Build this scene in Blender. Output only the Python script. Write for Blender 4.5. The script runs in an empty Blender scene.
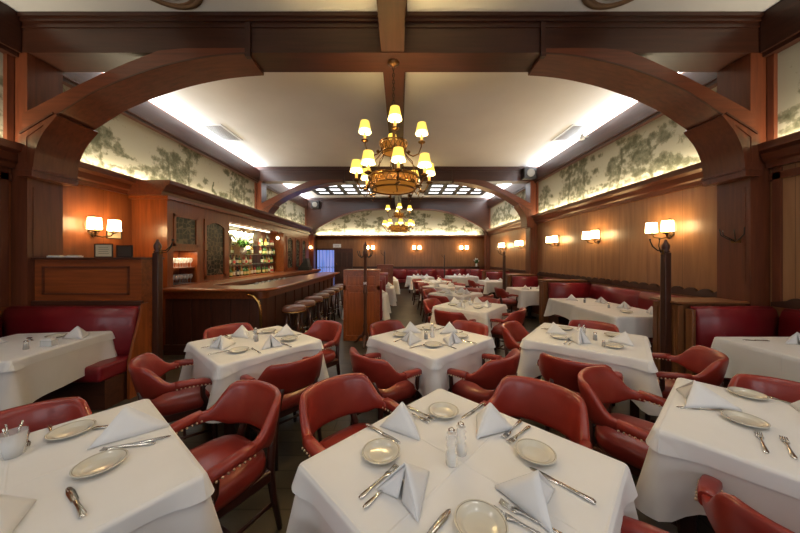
import bpy, bmesh, math, random
from mathutils import Vector, Matrix
R = math.radians
PI = math.pi
C = bpy.context.scene.collection
sc = bpy.context.scene

# ------------------------------------------------------------------ camera, light, exposure
cam_d = bpy.data.cameras.new('camera'); cam = bpy.data.objects.new('camera', cam_d); C.objects.link(cam)
cam.location = (0, 0, 1.57); cam.rotation_euler = (R(90), 0, 0)
cam_d.lens = 36 * 283 / 800; cam_d.sensor_width = 36; cam_d.shift_y = -9.5 / 800
cam_d.clip_start = 0.05; cam_d.clip_end = 100
sc.camera = cam
w = bpy.data.worlds.new('world'); sc.world = w; w.use_nodes = True
w.node_tree.nodes['Background'].inputs[0].default_value = (0.9, 0.95, 1, 1)
w.node_tree.nodes['Background'].inputs[1].default_value = 1.0
sc.view_settings.view_transform = 'Standard'; sc.view_settings.look = 'None'
sc.view_settings.gamma = 1; sc.view_settings.use_curve_mapping = False
sc.view_settings.exposure = 0.38
try:
    sc.cycles.max_bounces = 7; sc.cycles.diffuse_bounces = 4; sc.cycles.glossy_bounces = 3
    sc.cycles.transmission_bounces = 6; sc.cycles.transparent_max_bounces = 8
    sc.cycles.caustics_reflective = False; sc.cycles.caustics_refractive = False
    sc.cycles.sample_clamp_indirect = 3.0
except Exception: pass

P_COVE_LOW, P_COVE_HIGH, P_WINDOW_FILL, P_SKY = 8.5, 21.0, 30.0, 26.0
WARM = (1.0, 0.80, 0.52)

def area(name, loc, rot, sx, sy, power, col=(1, 1, 1), spread=PI):
    l = bpy.data.lights.new(name, 'AREA'); l.shape = 'RECTANGLE'; l.size = sx; l.size_y = sy
    l.energy = power; l.color = col; l.spread = spread
    o = bpy.data.objects.new(name, l); C.objects.link(o); o.location = loc; o.rotation_euler = rot
    return o
XL, XR = -4.55, 4.33
YF, YB = -2.6, 14.4
H = 4.40
# cove tubes lying on the ledges (light the painted frieze) and on top of the side beams (light the ceiling)
for s, xw in ((-1, XL), (1, XR)):
    for (a, b) in ((-2.3, 3.2), (3.75, 8.85), (9.3, 13.5)):
        L = b - a
        area('cove_light', (xw - s * 0.09, (a + b) / 2, 2.85), (0, R(180) + s * R(14), 0), 0.05, L, P_COVE_LOW * L, (1, 0.86, 0.62))
    for (a, b) in ((3.75, 8.85), (9.3, 13.5)):
        L = b - a
        area('cove_light', (xw - s * 0.055, (a + b) / 2, 4.295), (0, R(180) - s * R(48), 0), 0.05, L, P_COVE_HIGH * L, (0.86, 0.92, 1.0))
area('cove_light', (-0.1, 14.28, 2.70), (R(180 - 25), 0, 0), 8.2, 0.05, 100, (1, 0.86, 0.62))
# added daylight fill, tilted up to the ceiling, from unseen windows behind the camera
for x in (-2.6, 0, 2.6):
    area('window_daylight', (x, YF + 0.12, 2.1), (R(118), 0, 0), 1.9, 1.9, P_WINDOW_FILL, (0.88, 0.94, 1.0))
# rooflights between the second and third frame
for s in (-1, 1):
    area('rooflight', (s * 2.36, 11.7, H - 0.07), (0, 0, 0), 2.3, 1.7, P_SKY, (0.92, 0.96, 1.0))
# added fill lights at the front bay ceiling, out of view, no fitting modelled
for x in (-2.6, 0.9, 2.6):
    for y in (-1.2, 1.0):
        area('ceiling_downlight', (x, y, H - 0.02), (0, 0, 0), 0.5, 0.5, 9, (1, 0.95, 0.88))

# ------------------------------------------------------------------ materials
def mat(name, col, rough=0.5, metal=0.0, spec=0.5, coat=0.0, emit=None, es=0.0, trans=0.0, alpha=1.0, sheen=0.0, ior=1.45):
    m = bpy.data.materials.new(name); m.use_nodes = True
    b = m.node_tree.nodes['Principled BSDF']; i = b.inputs
    i['Base Color'].default_value = (*col, 1); i['Roughness'].default_value = rough; i['Metallic'].default_value = metal
    i['Specular IOR Level'].default_value = spec; i['Coat Weight'].default_value = coat; i['Coat Roughness'].default_value = 0.2
    i['IOR'].default_value = ior
    if emit: i['Emission Color'].default_value = (*emit, 1); i['Emission Strength'].default_value = es
    i['Transmission Weight'].default_value = trans; i['Alpha'].default_value = alpha; i['Sheen Weight'].default_value = sheen
    return m
def nodes(m): return m.node_tree.nodes, m.node_tree.links, m.node_tree.nodes['Principled BSDF']
def noise_mix(m, c1, c2, scale=(1, 1, 1), nscale=5, detail=4, lo=0.35, hi=0.65, bump=0.0, bdist=0.01, rough=None, dist=0.0):
    N, L, b = nodes(m)
    tc = N.new('ShaderNodeTexCoord'); mp = N.new('ShaderNodeMapping'); mp.inputs['Scale'].default_value = scale
    nz = N.new('ShaderNodeTexNoise'); nz.inputs['Scale'].default_value = nscale; nz.inputs['Detail'].default_value = detail
    nz.inputs['Distortion'].default_value = dist
    cr = N.new('ShaderNodeValToRGB'); cr.color_ramp.elements[0].position = lo; cr.color_ramp.elements[1].position = hi
    cr.color_ramp.elements[0].color = (*c1, 1); cr.color_ramp.elements[1].color = (*c2, 1)
    L.new(tc.outputs['Object'], mp.inputs[0]); L.new(mp.outputs[0], nz.inputs['Vector']); L.new(nz.outputs[0], cr.inputs[0])
    L.new(cr.outputs[0], b.inputs['Base Color'])
    if bump:
        bp = N.new('ShaderNodeBump'); bp.inputs['Strength'].default_value = bump; bp.inputs['Distance'].default_value = bdist
        L.new(nz.outputs[0], bp.inputs['Height']); L.new(bp.outputs[0], b.inputs['Normal'])
    return m
def wood(name, c, axis='z', rough=0.35, coat=0.25, var=0.32):
    k = {'x': (0.6, 9, 9), 'y': (9, 0.6, 9), 'z': (9, 9, 0.6)}[axis]
    m = mat(name, c, rough, coat=coat)
    return noise_mix(m, tuple(v * (1 - var) for v in c), tuple(min(1, v * (1 + var)) for v in c), k, 3, 6, 0.25, 0.75, 0.05, 0.003, dist=0.25)
M = {}
for ax in 'xyz':
    M['beam' + ax] = wood('mahogany_beam_' + ax, (0.046, 0.0145, 0.0075), ax, 0.36, 0.15)
    M['trim' + ax] = wood('mahogany_trim_' + ax, (0.125, 0.034, 0.014), ax, 0.33, 0.2)
    M['bar' + ax] = wood('bar_mahogany_' + ax, (0.25, 0.062, 0.015), ax, 0.28, 0.4)
    M['dark' + ax] = wood('dark_mahogany_' + ax, (0.065, 0.021, 0.011), ax, 0.4, 0.15)
    M['oak' + ax] = wood('worn_brown_wood_' + ax, (0.185, 0.072, 0.026), ax, 0.38, 0.2)
def veneer(name, c1, c2, sheets):
    m = mat(name, c1, 0.33, coat=0.15)
    noise_mix(m, c1, c2, (6, 6, 0.5), 2.2, 6, 0.3, 0.72, 0.03, 0.003, dist=0.4)
    N, L, b = nodes(m)
    tc = N.new('ShaderNodeTexCoord'); br = N.new('ShaderNodeTexBrick'); mp = N.new('ShaderNodeMapping')
    mp.inputs['Rotation'].default_value = (R(90), 0, R(90)) if sheets == 'y' else (R(90), 0, 0)
    sx = N.new('ShaderNodeSeparateXYZ'); cx = N.new('ShaderNodeCombineXYZ')
    L.new(tc.outputs['Object'], sx.inputs[0]); L.new(sx.outputs['Y' if sheets == 'y' else 'X'], cx.inputs[0]); L.new(sx.outputs['Z'], cx.inputs[1])
    br.inputs['Scale'].default_value = 1; br.inputs['Brick Width'].default_value = 0.62; br.inputs['Row Height'].default_value = 5
    br.inputs['Mortar Size'].default_value = 0.0025; br.offset = 0
    br.inputs['Color1'].default_value = (1, 1, 1, 1); br.inputs['Color2'].default_value = (0.82, 0.80, 0.78, 1); br.inputs['Mortar'].default_value = (0.35, 0.3, 0.28, 1)
    L.new(cx.outputs[0], br.inputs['Vector'])
    mx = N.new('ShaderNodeMix'); mx.data_type = 'RGBA'; mx.blend_type = 'MULTIPLY'; mx.inputs[0].default_value = 1
    old = b.inputs['Base Color'].links[0].from_socket
    L.new(old, mx.inputs[6]); L.new(br.outputs[0], mx.inputs[7]); L.new(mx.outputs[2], b.inputs['Base Color'])
    return m
M['veneer_r'] = veneer('tan_wall_veneer', (0.25, 0.118, 0.052), (0.37, 0.188, 0.085), 'y')
M['veneer_l'] = veneer('red_wall_veneer', (0.20, 0.060, 0.020), (0.30, 0.095, 0.030), 'y')
M['veneer_b'] = veneer('brown_wall_veneer', (0.20, 0.085, 0.032), (0.30, 0.135, 0.052), 'x')
M['ceiling'] = noise_mix(mat('ceiling_plaster', (0.8, 0.78, 0.74), 0.9), (0.72, 0.71, 0.69), (0.78, 0.77, 0.75), (1, 1, 1), 1.2, 3, 0.3, 0.7)
M['leather'] = noise_mix(mat('red_leather', (0.3, 0.03, 0.02), 0.38, coat=0.3), (0.205, 0.018, 0.012), (0.30, 0.032, 0.019), (1, 1, 1), 4, 5, 0.3, 0.7, 0.05, 0.002)
M['crimson'] = noise_mix(mat('crimson_leather', (0.22, 0.012, 0.018), 0.36, coat=0.2), (0.145, 0.007, 0.011), (0.215, 0.011, 0.017), (1, 1, 1), 3, 5, 0.3, 0.7, 0.08, 0.004)
M['crimson_d'] = mat('crimson_piping', (0.14, 0.008, 0.012), 0.35)
M['cloth'] = noise_mix(mat('white_linen', (0.8, 0.77, 0.72), 0.85, sheen=0.2, spec=0.2), (0.73, 0.715, 0.69), (0.79, 0.775, 0.75), (1, 1, 1), 3, 4, 0.3, 0.7, 0.15, 0.006)
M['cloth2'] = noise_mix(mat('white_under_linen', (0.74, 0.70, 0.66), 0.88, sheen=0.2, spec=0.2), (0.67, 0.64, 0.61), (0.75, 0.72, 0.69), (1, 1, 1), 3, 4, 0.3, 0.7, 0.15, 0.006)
M['napkin'] = mat('white_napkin_linen', (0.76, 0.76, 0.76), 0.8, sheen=0.2, spec=0.2)
M['china'] = mat('cream_china', (0.62, 0.585, 0.49), 0.12, coat=0.5)
M['china_rim'] = mat('grey_brown_rim_line', (0.22, 0.19, 0.15), 0.2)
M['silver'] = mat('polished_silver', (0.72, 0.70, 0.66), 0.18, metal=1)
M['gold'] = mat('aged_brass', (0.15, 0.075, 0.028), 0.38, metal=1)
M['nail'] = mat('brass_nail_heads', (0.75, 0.6, 0.4), 0.3, metal=1)
M['bronze'] = mat('dark_bronze', (0.10, 0.060, 0.030), 0.4, metal=0.8)
M['iron'] = mat('black_iron', (0.02, 0.017, 0.014), 0.45, metal=0.5)
M['glass'] = mat('clear_glass', (0.92, 0.93, 0.92), 0.06, alpha=0.30, coat=0.5)
M['gshelf'] = mat('greenish_shelf_glass', (0.75, 0.85, 0.75), 0.1, alpha=0.25)
M['mirror'] = mat('old_mirror', (0.75, 0.78, 0.70), 0.04, metal=1)
M['salt'] = mat('white_salt', (0.8, 0.8, 0.78), 0.8)
M['pepper'] = mat('ground_pepper', (0.06, 0.045, 0.03), 0.8)
M['leg'] = wood('chair_leg_mahogany', (0.050, 0.014, 0.009), 'z', 0.35, 0.3)
M['stool'] = mat('brown_leather_stool', (0.14, 0.055, 0.035), 0.28, coat=0.4)
M['black'] = mat('black_paint', (0.012, 0.011, 0.011), 0.5)
M['grey'] = mat('grey_metal', (0.35, 0.34, 0.32), 0.5)
M['ventwhite'] = mat('vent_paint', (0.62, 0.62, 0.60), 0.6)
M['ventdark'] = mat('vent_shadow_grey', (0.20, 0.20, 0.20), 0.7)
M['bronzepaint'] = mat('brown_diffuser_paint', (0.22, 0.13, 0.07), 0.5)
M['paper'] = mat('cream_paper', (0.66, 0.56, 0.38), 0.8)
M['white'] = mat('white_card', (0.8, 0.79, 0.75), 0.7)
M['ink'] = mat('printed_ink', (0.10, 0.08, 0.06), 0.8)
M['frame'] = mat('black_picture_frame', (0.03, 0.02, 0.015), 0.35)
M['plaque'] = mat('bronze_plaque', (0.12, 0.09, 0.07), 0.35, metal=0.6)
M['leaf'] = noise_mix(mat('green_leaf', (0.1, 0.3, 0.04), 0.5), (0.06, 0.22, 0.02), (0.22, 0.5, 0.05), (1, 1, 1), 20, 2)
M['darkleaf'] = mat('dark_green_leaf', (0.03, 0.09, 0.025), 0.5)
M['petal'] = mat('white_petal', (0.85, 0.85, 0.80), 0.6)
M['brassrail'] = mat('brass_rail', (0.62, 0.36, 0.12), 0.25, metal=1)
M['shade_y'] = mat('lit_yellow_candle_shade', (0.8, 0.6, 0.2), 0.7, emit=(1.0, 0.70, 0.09), es=0.9)
M['shade_b'] = mat('lit_shade_bottom_band', (0.9, 0.8, 0.5), 0.7, emit=(1.0, 0.90, 0.42), es=1.8)
M['shade_w'] = mat('lit_white_sconce_shade', (0.9, 0.8, 0.6), 0.7, emit=(1.0, 0.68, 0.32), es=19)
M['candle'] = mat('lit_amber_candle_tube', (0.8, 0.5, 0.2), 0.6, emit=(1.0, 0.5, 0.10), es=0.8)
M['amber'] = mat('lit_amber_mica_bowl', (0.2, 0.08, 0.016), 0.4, emit=(1.0, 0.36, 0.04), es=0.20)
M['tube'] = mat('lit_fluorescent_tube', (1, 1, 0.9), 0.5, emit=(1.0, 0.95, 0.66), es=5)
M['globe'] = mat('lit_globe', (1, 1, 0.9), 0.5, emit=(1.0, 0.85, 0.5), es=8)
M['skyglass'] = mat('lit_rooflight_pane', (0.9, 0.95, 1), 0.5, emit=(0.92, 0.96, 1.0), es=2.2)
M['daypane'] = mat('daylit_blue_door_glass', (0.3, 0.4, 0.8), 0.3)
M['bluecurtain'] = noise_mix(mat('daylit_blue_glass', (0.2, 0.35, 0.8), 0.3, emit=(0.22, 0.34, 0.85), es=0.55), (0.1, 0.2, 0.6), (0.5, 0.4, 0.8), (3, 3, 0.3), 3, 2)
def creases(m):
    N, L, b = nodes(m)
    tc = N.new('ShaderNodeTexCoord'); sx = N.new('ShaderNodeSeparateXYZ'); L.new(tc.outputs['Object'], sx.inputs[0])
    outs = []
    for ax in ('X', 'Y'):
        mm = N.new('ShaderNodeMath'); mm.operation = 'PINGPONG'; mm.inputs[1].default_value = 0.23; L.new(sx.outputs[ax], mm.inputs[0])
        d = N.new('ShaderNodeMapRange'); d.inputs[1].default_value = 0; d.inputs[2].default_value = 0.006; d.inputs[3].default_value = 1; d.inputs[4].default_value = 0
        d.interpolation_type = 'SMOOTHSTEP'; L.new(mm.outputs[0], d.inputs[0]); outs.append(d)
    mx = N.new('ShaderNodeMath'); mx.operation = 'MAXIMUM'; L.new(outs[0].outputs[0], mx.inputs[0]); L.new(outs[1].outputs[0], mx.inputs[1])
    bp = N.new('ShaderNodeBump'); bp.inputs['Strength'].default_value = 0.55; bp.inputs['Distance'].default_value = 0.003
    L.new(mx.outputs[0], bp.inputs['Height'])
    old = b.inputs['Normal'].links[0].from_socket; L.new(old, bp.inputs['Normal']); L.new(bp.outputs[0], b.inputs['Normal'])
creases(M['cloth'])
def leaded(name):
    m = mat(name, (0.06, 0.07, 0.05), 0.22, spec=0.3); N, L, b = nodes(m)
    tc = N.new('ShaderNodeTexCoord'); mp = N.new('ShaderNodeMapping'); mp.inputs['Scale'].default_value = (1, 6.5, 6.5)
    v = N.new('ShaderNodeTexVoronoi'); v.feature = 'DISTANCE_TO_EDGE'; v.inputs['Scale'].default_value = 1.6; v.inputs['Randomness'].default_value = 0.4
    cr = N.new('ShaderNodeValToRGB'); cr.color_ramp.elements[0].position = 0.03; cr.color_ramp.elements[1].position = 0.06
    cr.color_ramp.elements[0].color = (0.17, 0.14, 0.085, 1); cr.color_ramp.elements[1].color = (0.022, 0.026, 0.016, 1)
    L.new(tc.outputs['Object'], mp.inputs[0]); L.new(mp.outputs[0], v.inputs['Vector']); L.new(v.outputs[0], cr.inputs[0]); L.new(cr.outputs[0], b.inputs['Base Color'])
    return m
M['leaded'] = leaded('leaded_glass')
def floor_mat():
    m = mat('worn_dark_floor', (0.1, 0.09, 0.07), 0.42); N, L, b = nodes(m)
    noise_mix(m, (0.040, 0.033, 0.024), (0.095, 0.076, 0.052), (1, 1, 1), 2.2, 8, 0.3, 0.7, 0.05, 0.004)
    tc = N.new('ShaderNodeTexCoord'); br = N.new('ShaderNodeTexBrick')
    br.inputs['Scale'].default_value = 1; br.inputs['Brick Width'].default_value = 1.2; br.inputs['Row Height'].default_value = 0.16; br.inputs['Mortar Size'].default_value = 0.006
    br.inputs['Color1'].default_value = (1, 1, 1, 1); br.inputs['Color2'].default_value = (0.7, 0.7, 0.72, 1); br.inputs['Mortar'].default_value = (0.35, 0.35, 0.35, 1)
    L.new(tc.outputs['Object'], br.inputs['Vector'])
    mx = N.new('ShaderNodeMix'); mx.data_type = 'RGBA'; mx.blend_type = 'MULTIPLY'; mx.inputs[0].default_value = 1
    old = b.inputs['Base Color'].links[0].from_socket
    L.new(old, mx.inputs[6]); L.new(br.outputs[0], mx.inputs[7]); L.new(mx.outputs[2], b.inputs['Base Color'])
    return m
M['floor'] = floor_mat()
def mural_mat():
    m = mat('painted_landscape_paper', (0.55, 0.52, 0.38), 0.8, spec=0.2); N, L, b = nodes(m)
    at = N.new('ShaderNodeAttribute'); at.attribute_name = 'paint'
    tc = N.new('ShaderNodeTexCoord')
    n1 = N.new('ShaderNodeTexNoise'); n1.inputs['Scale'].default_value = 10; n1.inputs['Detail'].default_value = 5; n1.inputs['Roughness'].default_value = 0.65
    L.new(tc.outputs['Object'], n1.inputs['Vector'])
    a = N.new('ShaderNodeMath'); a.operation = 'MULTIPLY_ADD'; a.inputs[1].default_value = 1.35; L.new(at.outputs['Fac'], a.inputs[0])
    s = N.new('ShaderNodeMath'); s.operation = 'SUBTRACT'; s.inputs[1].default_value = 0.5; L.new(n1.outputs[0], s.inputs[0])
    s2 = N.new('ShaderNodeMath'); s2.operation = 'MULTIPLY'; s2.inputs[1].default_value = 2.2; L.new(s.outputs[0], s2.inputs[0]); L.new(s2.outputs[0], a.inputs[2])
    cr = N.new('ShaderNodeValToRGB'); e = cr.color_ramp.elements
    e[0].position = 0.28; e[0].color = (0.40, 0.375, 0.285, 1); e[1].position = 0.95; e[1].color = (0.10, 0.098, 0.058, 1)
    e2 = e.new(0.52); e2.color = (0.21, 0.20, 0.135, 1)
    L.new(a.outputs[0], cr.inputs[0]); L.new(cr.outputs[0], b.inputs['Base Color'])
    return m
M['mural'] = mural_mat()

# ------------------------------------------------------------------ mesh helpers
class MB:
    def __init__(s): s.bm = bmesh.new(); s.mi = 0
    def _f(s, vs, smooth=False):
        try:
            f = s.bm.faces.new(vs); f.material_index = s.mi; f.smooth = smooth; return f
        except ValueError: return None
    def box(s, x0, y0, z0, x1, y1, z1, bev=0.0, seg=2, mtx=None):
        r = bmesh.ops.create_cube(s.bm, size=1)
        vs = r['verts']
        bmesh.ops.scale(s.bm, vec=(abs(x1 - x0), abs(y1 - y0), abs(z1 - z0)), verts=vs)
        bmesh.ops.translate(s.bm, vec=((x0 + x1) / 2, (y0 + y1) / 2, (z0 + z1) / 2), verts=vs)
        fs = set(f for v in vs for f in v.link_faces)
        for f in fs: f.material_index = s.mi
        if mtx: bmesh.ops.transform(s.bm, matrix=mtx, verts=vs)
        if bev:
            es = list(set(e for v in vs for e in v.link_edges))
            rr = bmesh.ops.bevel(s.bm, geom=es, offset=bev, segments=seg, profile=0.7, affect='EDGES')
            for f in rr['faces']: f.material_index = s.mi; f.smooth = True
            if bev > 0.012:
                for v in rr['verts']:
                    for f in v.link_faces: f.smooth = True
        return s
    def ring_loft(s, rings, close=True, cap=True, smooth=True):
        vr = [[s.bm.verts.new(p) for p in ring] for ring in rings]
        n = len(vr[0])
        for a, b in zip(vr, vr[1:]):
            for i in range(n if close else n - 1):
                j = (i + 1) % n
                s._f((a[i], a[j], b[j], b[i]), smooth)
        if cap and close:
            s._f(list(reversed(vr[0]))); s._f(vr[-1])
        return vr
    def lathe(s, prof, c=(0, 0, 0), n=20, cap=True, smooth=True):
        rings = [[(c[0] + r * math.cos(2 * PI * k / n), c[1] + r * math.sin(2 * PI * k / n), c[2] + z) for k in range(n)] for r, z in prof]
        s.ring_loft(rings, True, cap, smooth); return s
    def tube(s, pts, r, n=8, cap=True, smooth=True):
        pts = [Vector(p) for p in pts]; rr = r if isinstance(r, (list, tuple)) else [r] * len(pts)
        rings = []; up = None
        for i, p in enumerate(pts):
            t = (pts[min(i + 1, len(pts) - 1)] - pts[max(i - 1, 0)]).normalized()
            if up is None: up = Vector((0, 0, 1)) if abs(t.z) < 0.9 else Vector((1, 0, 0))
            u = t.cross(up).normalized(); v = u.cross(t).normalized(); up = v
            rings.append([p + u * rr[i] * math.cos(2 * PI * k / n) + v * rr[i] * math.sin(2 * PI * k / n) for k in range(n)])
        s.ring_loft(rings, True, cap, smooth); return s
    def prism(s, poly, a0, a1, axis='y', smooth=False):
        # poly in (x,z) for axis y ; (y,z) for axis x ; (x,y) for axis z
        def P(p, a): return {'y': (p[0], a, p[1]), 'x': (a, p[0], p[1]), 'z': (p[0], p[1], a)}[axis]
        A = [s.bm.verts.new(P(p, a0)) for p in poly]; B = [s.bm.verts.new(P(p, a1)) for p in poly]
        n = len(poly)
        for i in range(n): s._f((A[i], A[(i + 1) % n], B[(i + 1) % n], B[i]), smooth)
        s._f(A); s._f(list(reversed(B))); return s
    def sphere(s, c, r, n=10, m=6, sc_=(1, 1, 1)):
        prof = []
        rings = []
        for j in range(m + 1):
            t = PI * j / m; rr = max(1e-4, math.sin(t)) * r
            rings.append([(c[0] + rr * math.cos(2 * PI * k / n) * sc_[0], c[1] + rr * math.sin(2 * PI * k / n) * sc_[1], c[2] - math.cos(t) * r * sc_[2]) for k in range(n)])
        s.ring_loft(rings, True, True, True); return s
    def build(s, name, m, parent=None, loc=None, rot=None):
        bmesh.ops.recalc_face_normals(s.bm, faces=s.bm.faces)
        me = bpy.data.meshes.new(name); s.bm.to_mesh(me); s.bm.free()
        for x in (m if isinstance(m, (list, tuple)) else [m]): me.materials.append(x)
        o = bpy.data.objects.new(name, me); C.objects.link(o)
        if parent: o.parent = parent
        if loc: o.location = loc
        if rot: o.rotation_euler = rot
        return o
def box(name, m, x0, y0, z0, x1, y1, z1, parent=None, bev=0.0):
    return MB().box(x0, y0, z0, x1, y1, z1, bev).build(name, m, parent)
def tag(o, label, cat, group=None):
    o['label'] = label; o['category'] = cat
    if group: o['group'] = group
    return o
def thing(name, label, cat, loc=(0, 0, 0), rz=0, group=None, parent=None):
    o = bpy.data.objects.new(name, None); C.objects.link(o); o.location = loc; o.rotation_euler = (0, 0, rz)
    o.empty_display_size = 0.1
    return tag(o, label, cat, group)
def struct(o, label=None):
    o['kind'] = 'structure'
    if label: o['label'] = label
    return o
CH = {}
def kids(o):
    return [c for c in o.children]
def dup(root, loc, rz, label, group=None, scale=None):
    def cp(o, par):
        c = o.copy(); C.objects.link(c)
        if par: c.parent = par
        for ch in kids(o): cp(ch, c)
        return c
    r = cp(root, None); r.location = loc; r.rotation_euler = (0, 0, rz); r['label'] = label
    if scale: r.scale = scale
    if group: r['group'] = group
    elif 'group' in r: pass
    return r
class Proto:
    # builds the first one in place, afterwards copies it
    def __init__(s, fn): s.fn = fn; s.o = None
    def put(s, loc, rz, label, group=None, scale=None):
        if s.o is None:
            s.o = s.fn(); s.o.location = loc; s.o.rotation_euler = (0, 0, rz); s.o['label'] = label
            if group: s.o['group'] = group
            if scale: s.o.scale = scale
            return s.o
        return dup(s.o, loc, rz, label, group, scale)

# ------------------------------------------------------------------ the shell
struct(box('floor', M['floor'], XL - 0.1, YF - 0.1, -0.08, XR + 0.1, YB + 0.1, 0))
struct(box('ceiling', M['ceiling'], XL - 0.1, YF - 0.1, H, XR + 0.1, YB + 0.1, H + 0.1))
struct(box('wall_left', M['veneer_l'], XL - 0.12, YF, 0, XL, YB, H))
struct(box('wall_right', M['veneer_r'], XR, YF, 0, XR + 0.12, YB, H))
struct(box('wall_back', M['veneer_b'], XL, YB, 0, XR, YB + 0.12, H))
struct(box('wall_front', M['veneer_b'], XL, YF - 0.12, 0, XR, YF, H))
for i, x in enumerate((-2.6, 0, 2.6)):  # unseen windows, added to go with the daylight fill
    wn = struct(MB().box(x - 1.05, YF, 1.05, x + 1.05, YF + 0.06, 1.15).box(x - 1.05, YF, 3.05, x + 1.05, YF + 0.06, 3.15).box(x - 1.05, YF, 1.15, x - 0.95, YF + 0.06, 3.05).box(x + 0.95, YF, 1.15, x + 1.05, YF + 0.06, 3.05).box(x - 0.02, YF, 1.15, x + 0.02, YF + 0.05, 3.05).build('window_%d' % (i + 1), M['trimz']))
    box('pane', mat('street_daylight_pane_%d' % i, (0.6, 0.7, 0.8), 0.2), x - 0.95, YF + 0.005, 1.15, x + 0.95, YF + 0.02, 3.05, wn)

# painted landscape frieze
def mural(name, side, a, b, z0, z1, seed):
    rnd = random.Random(seed); st = 0.035
    nu = max(2, int((b - a) / st)); nz = int((z1 - z0) / st)
    blobs = []
    u = a + 0.15
    while u < b:
        kind = rnd.random()
        if kind < 0.62:   # tree: trunk and clumps of foliage
            hgt = rnd.uniform(0.65, 1.1) * (z1 - z0); lean = rnd.uniform(-0.15, 0.15)
            for t in range(8): blobs.append((u + lean * t / 8 + 0.015 * math.sin(t), z0 + hgt * t / 9, 0.022, 0.07, 0.8))
            for _ in range(rnd.randint(20, 32)):
                blobs.append((u + lean + rnd.gauss(0, 0.20) * (1.3 if _ % 2 else 0.8), z0 + hgt * rnd.uniform(0.22, 1.0), rnd.uniform(0.07, 0.17), rnd.uniform(0.04, 0.09), rnd.uniform(0.35, 0.72)))
            u += rnd.uniform(0.45, 0.8)
        elif kind < 0.8:   # bushes
            for k in range(5): blobs.append((u + rnd.gauss(0, 0.15), z0 + rnd.uniform(0.1, 0.36), rnd.uniform(0.06, 0.13), rnd.uniform(0.04, 0.08), 0.7))
            u += rnd.uniform(0.3, 0.5)
        elif kind < 0.9:   # long-necked bird
            for t in range(7): blobs.append((u + 0.03 * t, z0 + 0.34 - 0.01 * t * t * 0.5, 0.035, 0.03, 0.9))
            for t in range(6): blobs.append((u - 0.02 * math.sin(t), z0 + 0.34 + 0.035 * t, 0.014, 0.03, 0.9))
            for t in range(4): blobs.append((u + 0.06, z0 + 0.31 - 0.05 * t, 0.010, 0.03, 0.8))
            u += 0.45
        else: u += rnd.uniform(0.2, 0.6)
    for k in range(int((b - a) * 22)):   # ground scrub
        blobs.append((rnd.uniform(a, b), z0 + abs(rnd.gauss(0, 0.17)), rnd.uniform(0.06, 0.2), rnd.uniform(0.015, 0.035), 0.5))
    bm = bmesh.new(); lay = bm.verts.layers.float.new('paint')
    grid = []
    for i in range(nu + 1):
        row = []
        for j in range(nz + 1):
            uu = a + (b - a) * i / nu; zz = z0 + (z1 - z0) * j / nz
            p = (side, uu, zz) if name != 'back' else (uu, side, zz)
            v = bm.verts.new(p); s_ = 0
            for (bu, bz, ru, rz_, k) in blobs:
                du = (uu - bu) / ru
                if abs(du) > 2.5: continue
                dz = (zz - bz) / rz_
                if abs(dz) > 2.5: continue
                s_ = max(s_, k * math.exp(-0.5 * (du * du + dz * dz) ** 1.3))
            v[lay] = s_; row.append(v)
        grid.append(row)
    for i in range(nu):
        for j in range(nz): bm.faces.new((grid[i][j], grid[i + 1][j], grid[i + 1][j + 1], grid[i][j + 1]))
    me = bpy.data.meshes.new('wall_frieze'); bm.to_mesh(me); bm.free(); me.materials.append(M['mural'])
    return me
wall_bays = ((-2.6, 3.30), (3.66, 8.9), (9.24, 13.6))
wi = {-1: 'left', 1: 'right'}
tn = [0]
def trim(o=None):
    tn[0] += 1
    return 'trim_%d' % tn[0]
for s, xw in ((-1, XL), (1, XR)):
    for bi, (a, b) in enumerate(wall_bays):
        o = bpy.data.objects.new('wall_%s_frieze' % wi[s], mural('side', xw - s * 0.006, a, b, 2.84, 3.95, 7 * bi + (3 if s > 0 else 11)))
        C.objects.link(o); struct(o)
        # ledge with stepped moulding, trough on top
        def q(d): return xw - s * d
        poly = [(q(0), 2.60), (q(0.06), 2.60), (q(0.07), 2.66), (q(0.10), 2.68), (q(0.13), 2.76), (q(0.20), 2.79), (q(0.21), 2.87), (q(0.185), 2.87), (q(0.18), 2.83), (q(0), 2.83)]
        struct(MB().prism(poly, a, b, 'y').build(trim(), M['trimy']))
        # side beam below the ceiling, stands a little off the ceiling so the tube behind it washes the plaster
        top = 4.30 if bi else H
        struct(MB().prism([(q(0), 3.90), (q(0.10), 3.90), (q(0.10), 3.95), (q(0.13), 3.95), (q(0.13), top), (q(0.115), top), (q(0.115), top - 0.12) if bi else (q(0.11), top), (q(0), top - 0.12 if bi else top)], a, b, 'y').build(trim(), M['beamy']))
        # picture-rail frame round the frieze ends
        for yy in (a, b - 0.06) if bi else (b - 0.06,):
            struct(MB().box(q(0), yy, 2.84, q(0.05), yy + 0.06, 3.93).build(trim(), M['trimz']))
# back wall frieze and ledge
o = bpy.data.objects.new('wall_back_frieze', mural('back', YB - 0.006, XL, XR, 2.62, 3.95, 77)); C.objects.link(o); struct(o)
struct(MB().prism([(YB, 2.50), (YB - 0.10, 2.50), (YB - 0.14, 2.58), (YB - 0.22, 2.60), (YB - 0.22, 2.665), (YB - 0.20, 2.665), (YB - 0.19, 2.63), (YB, 2.63)], XL, XR, 'x').build(trim(), M['trimx']))
# far vertical door frames etc. come later

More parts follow.
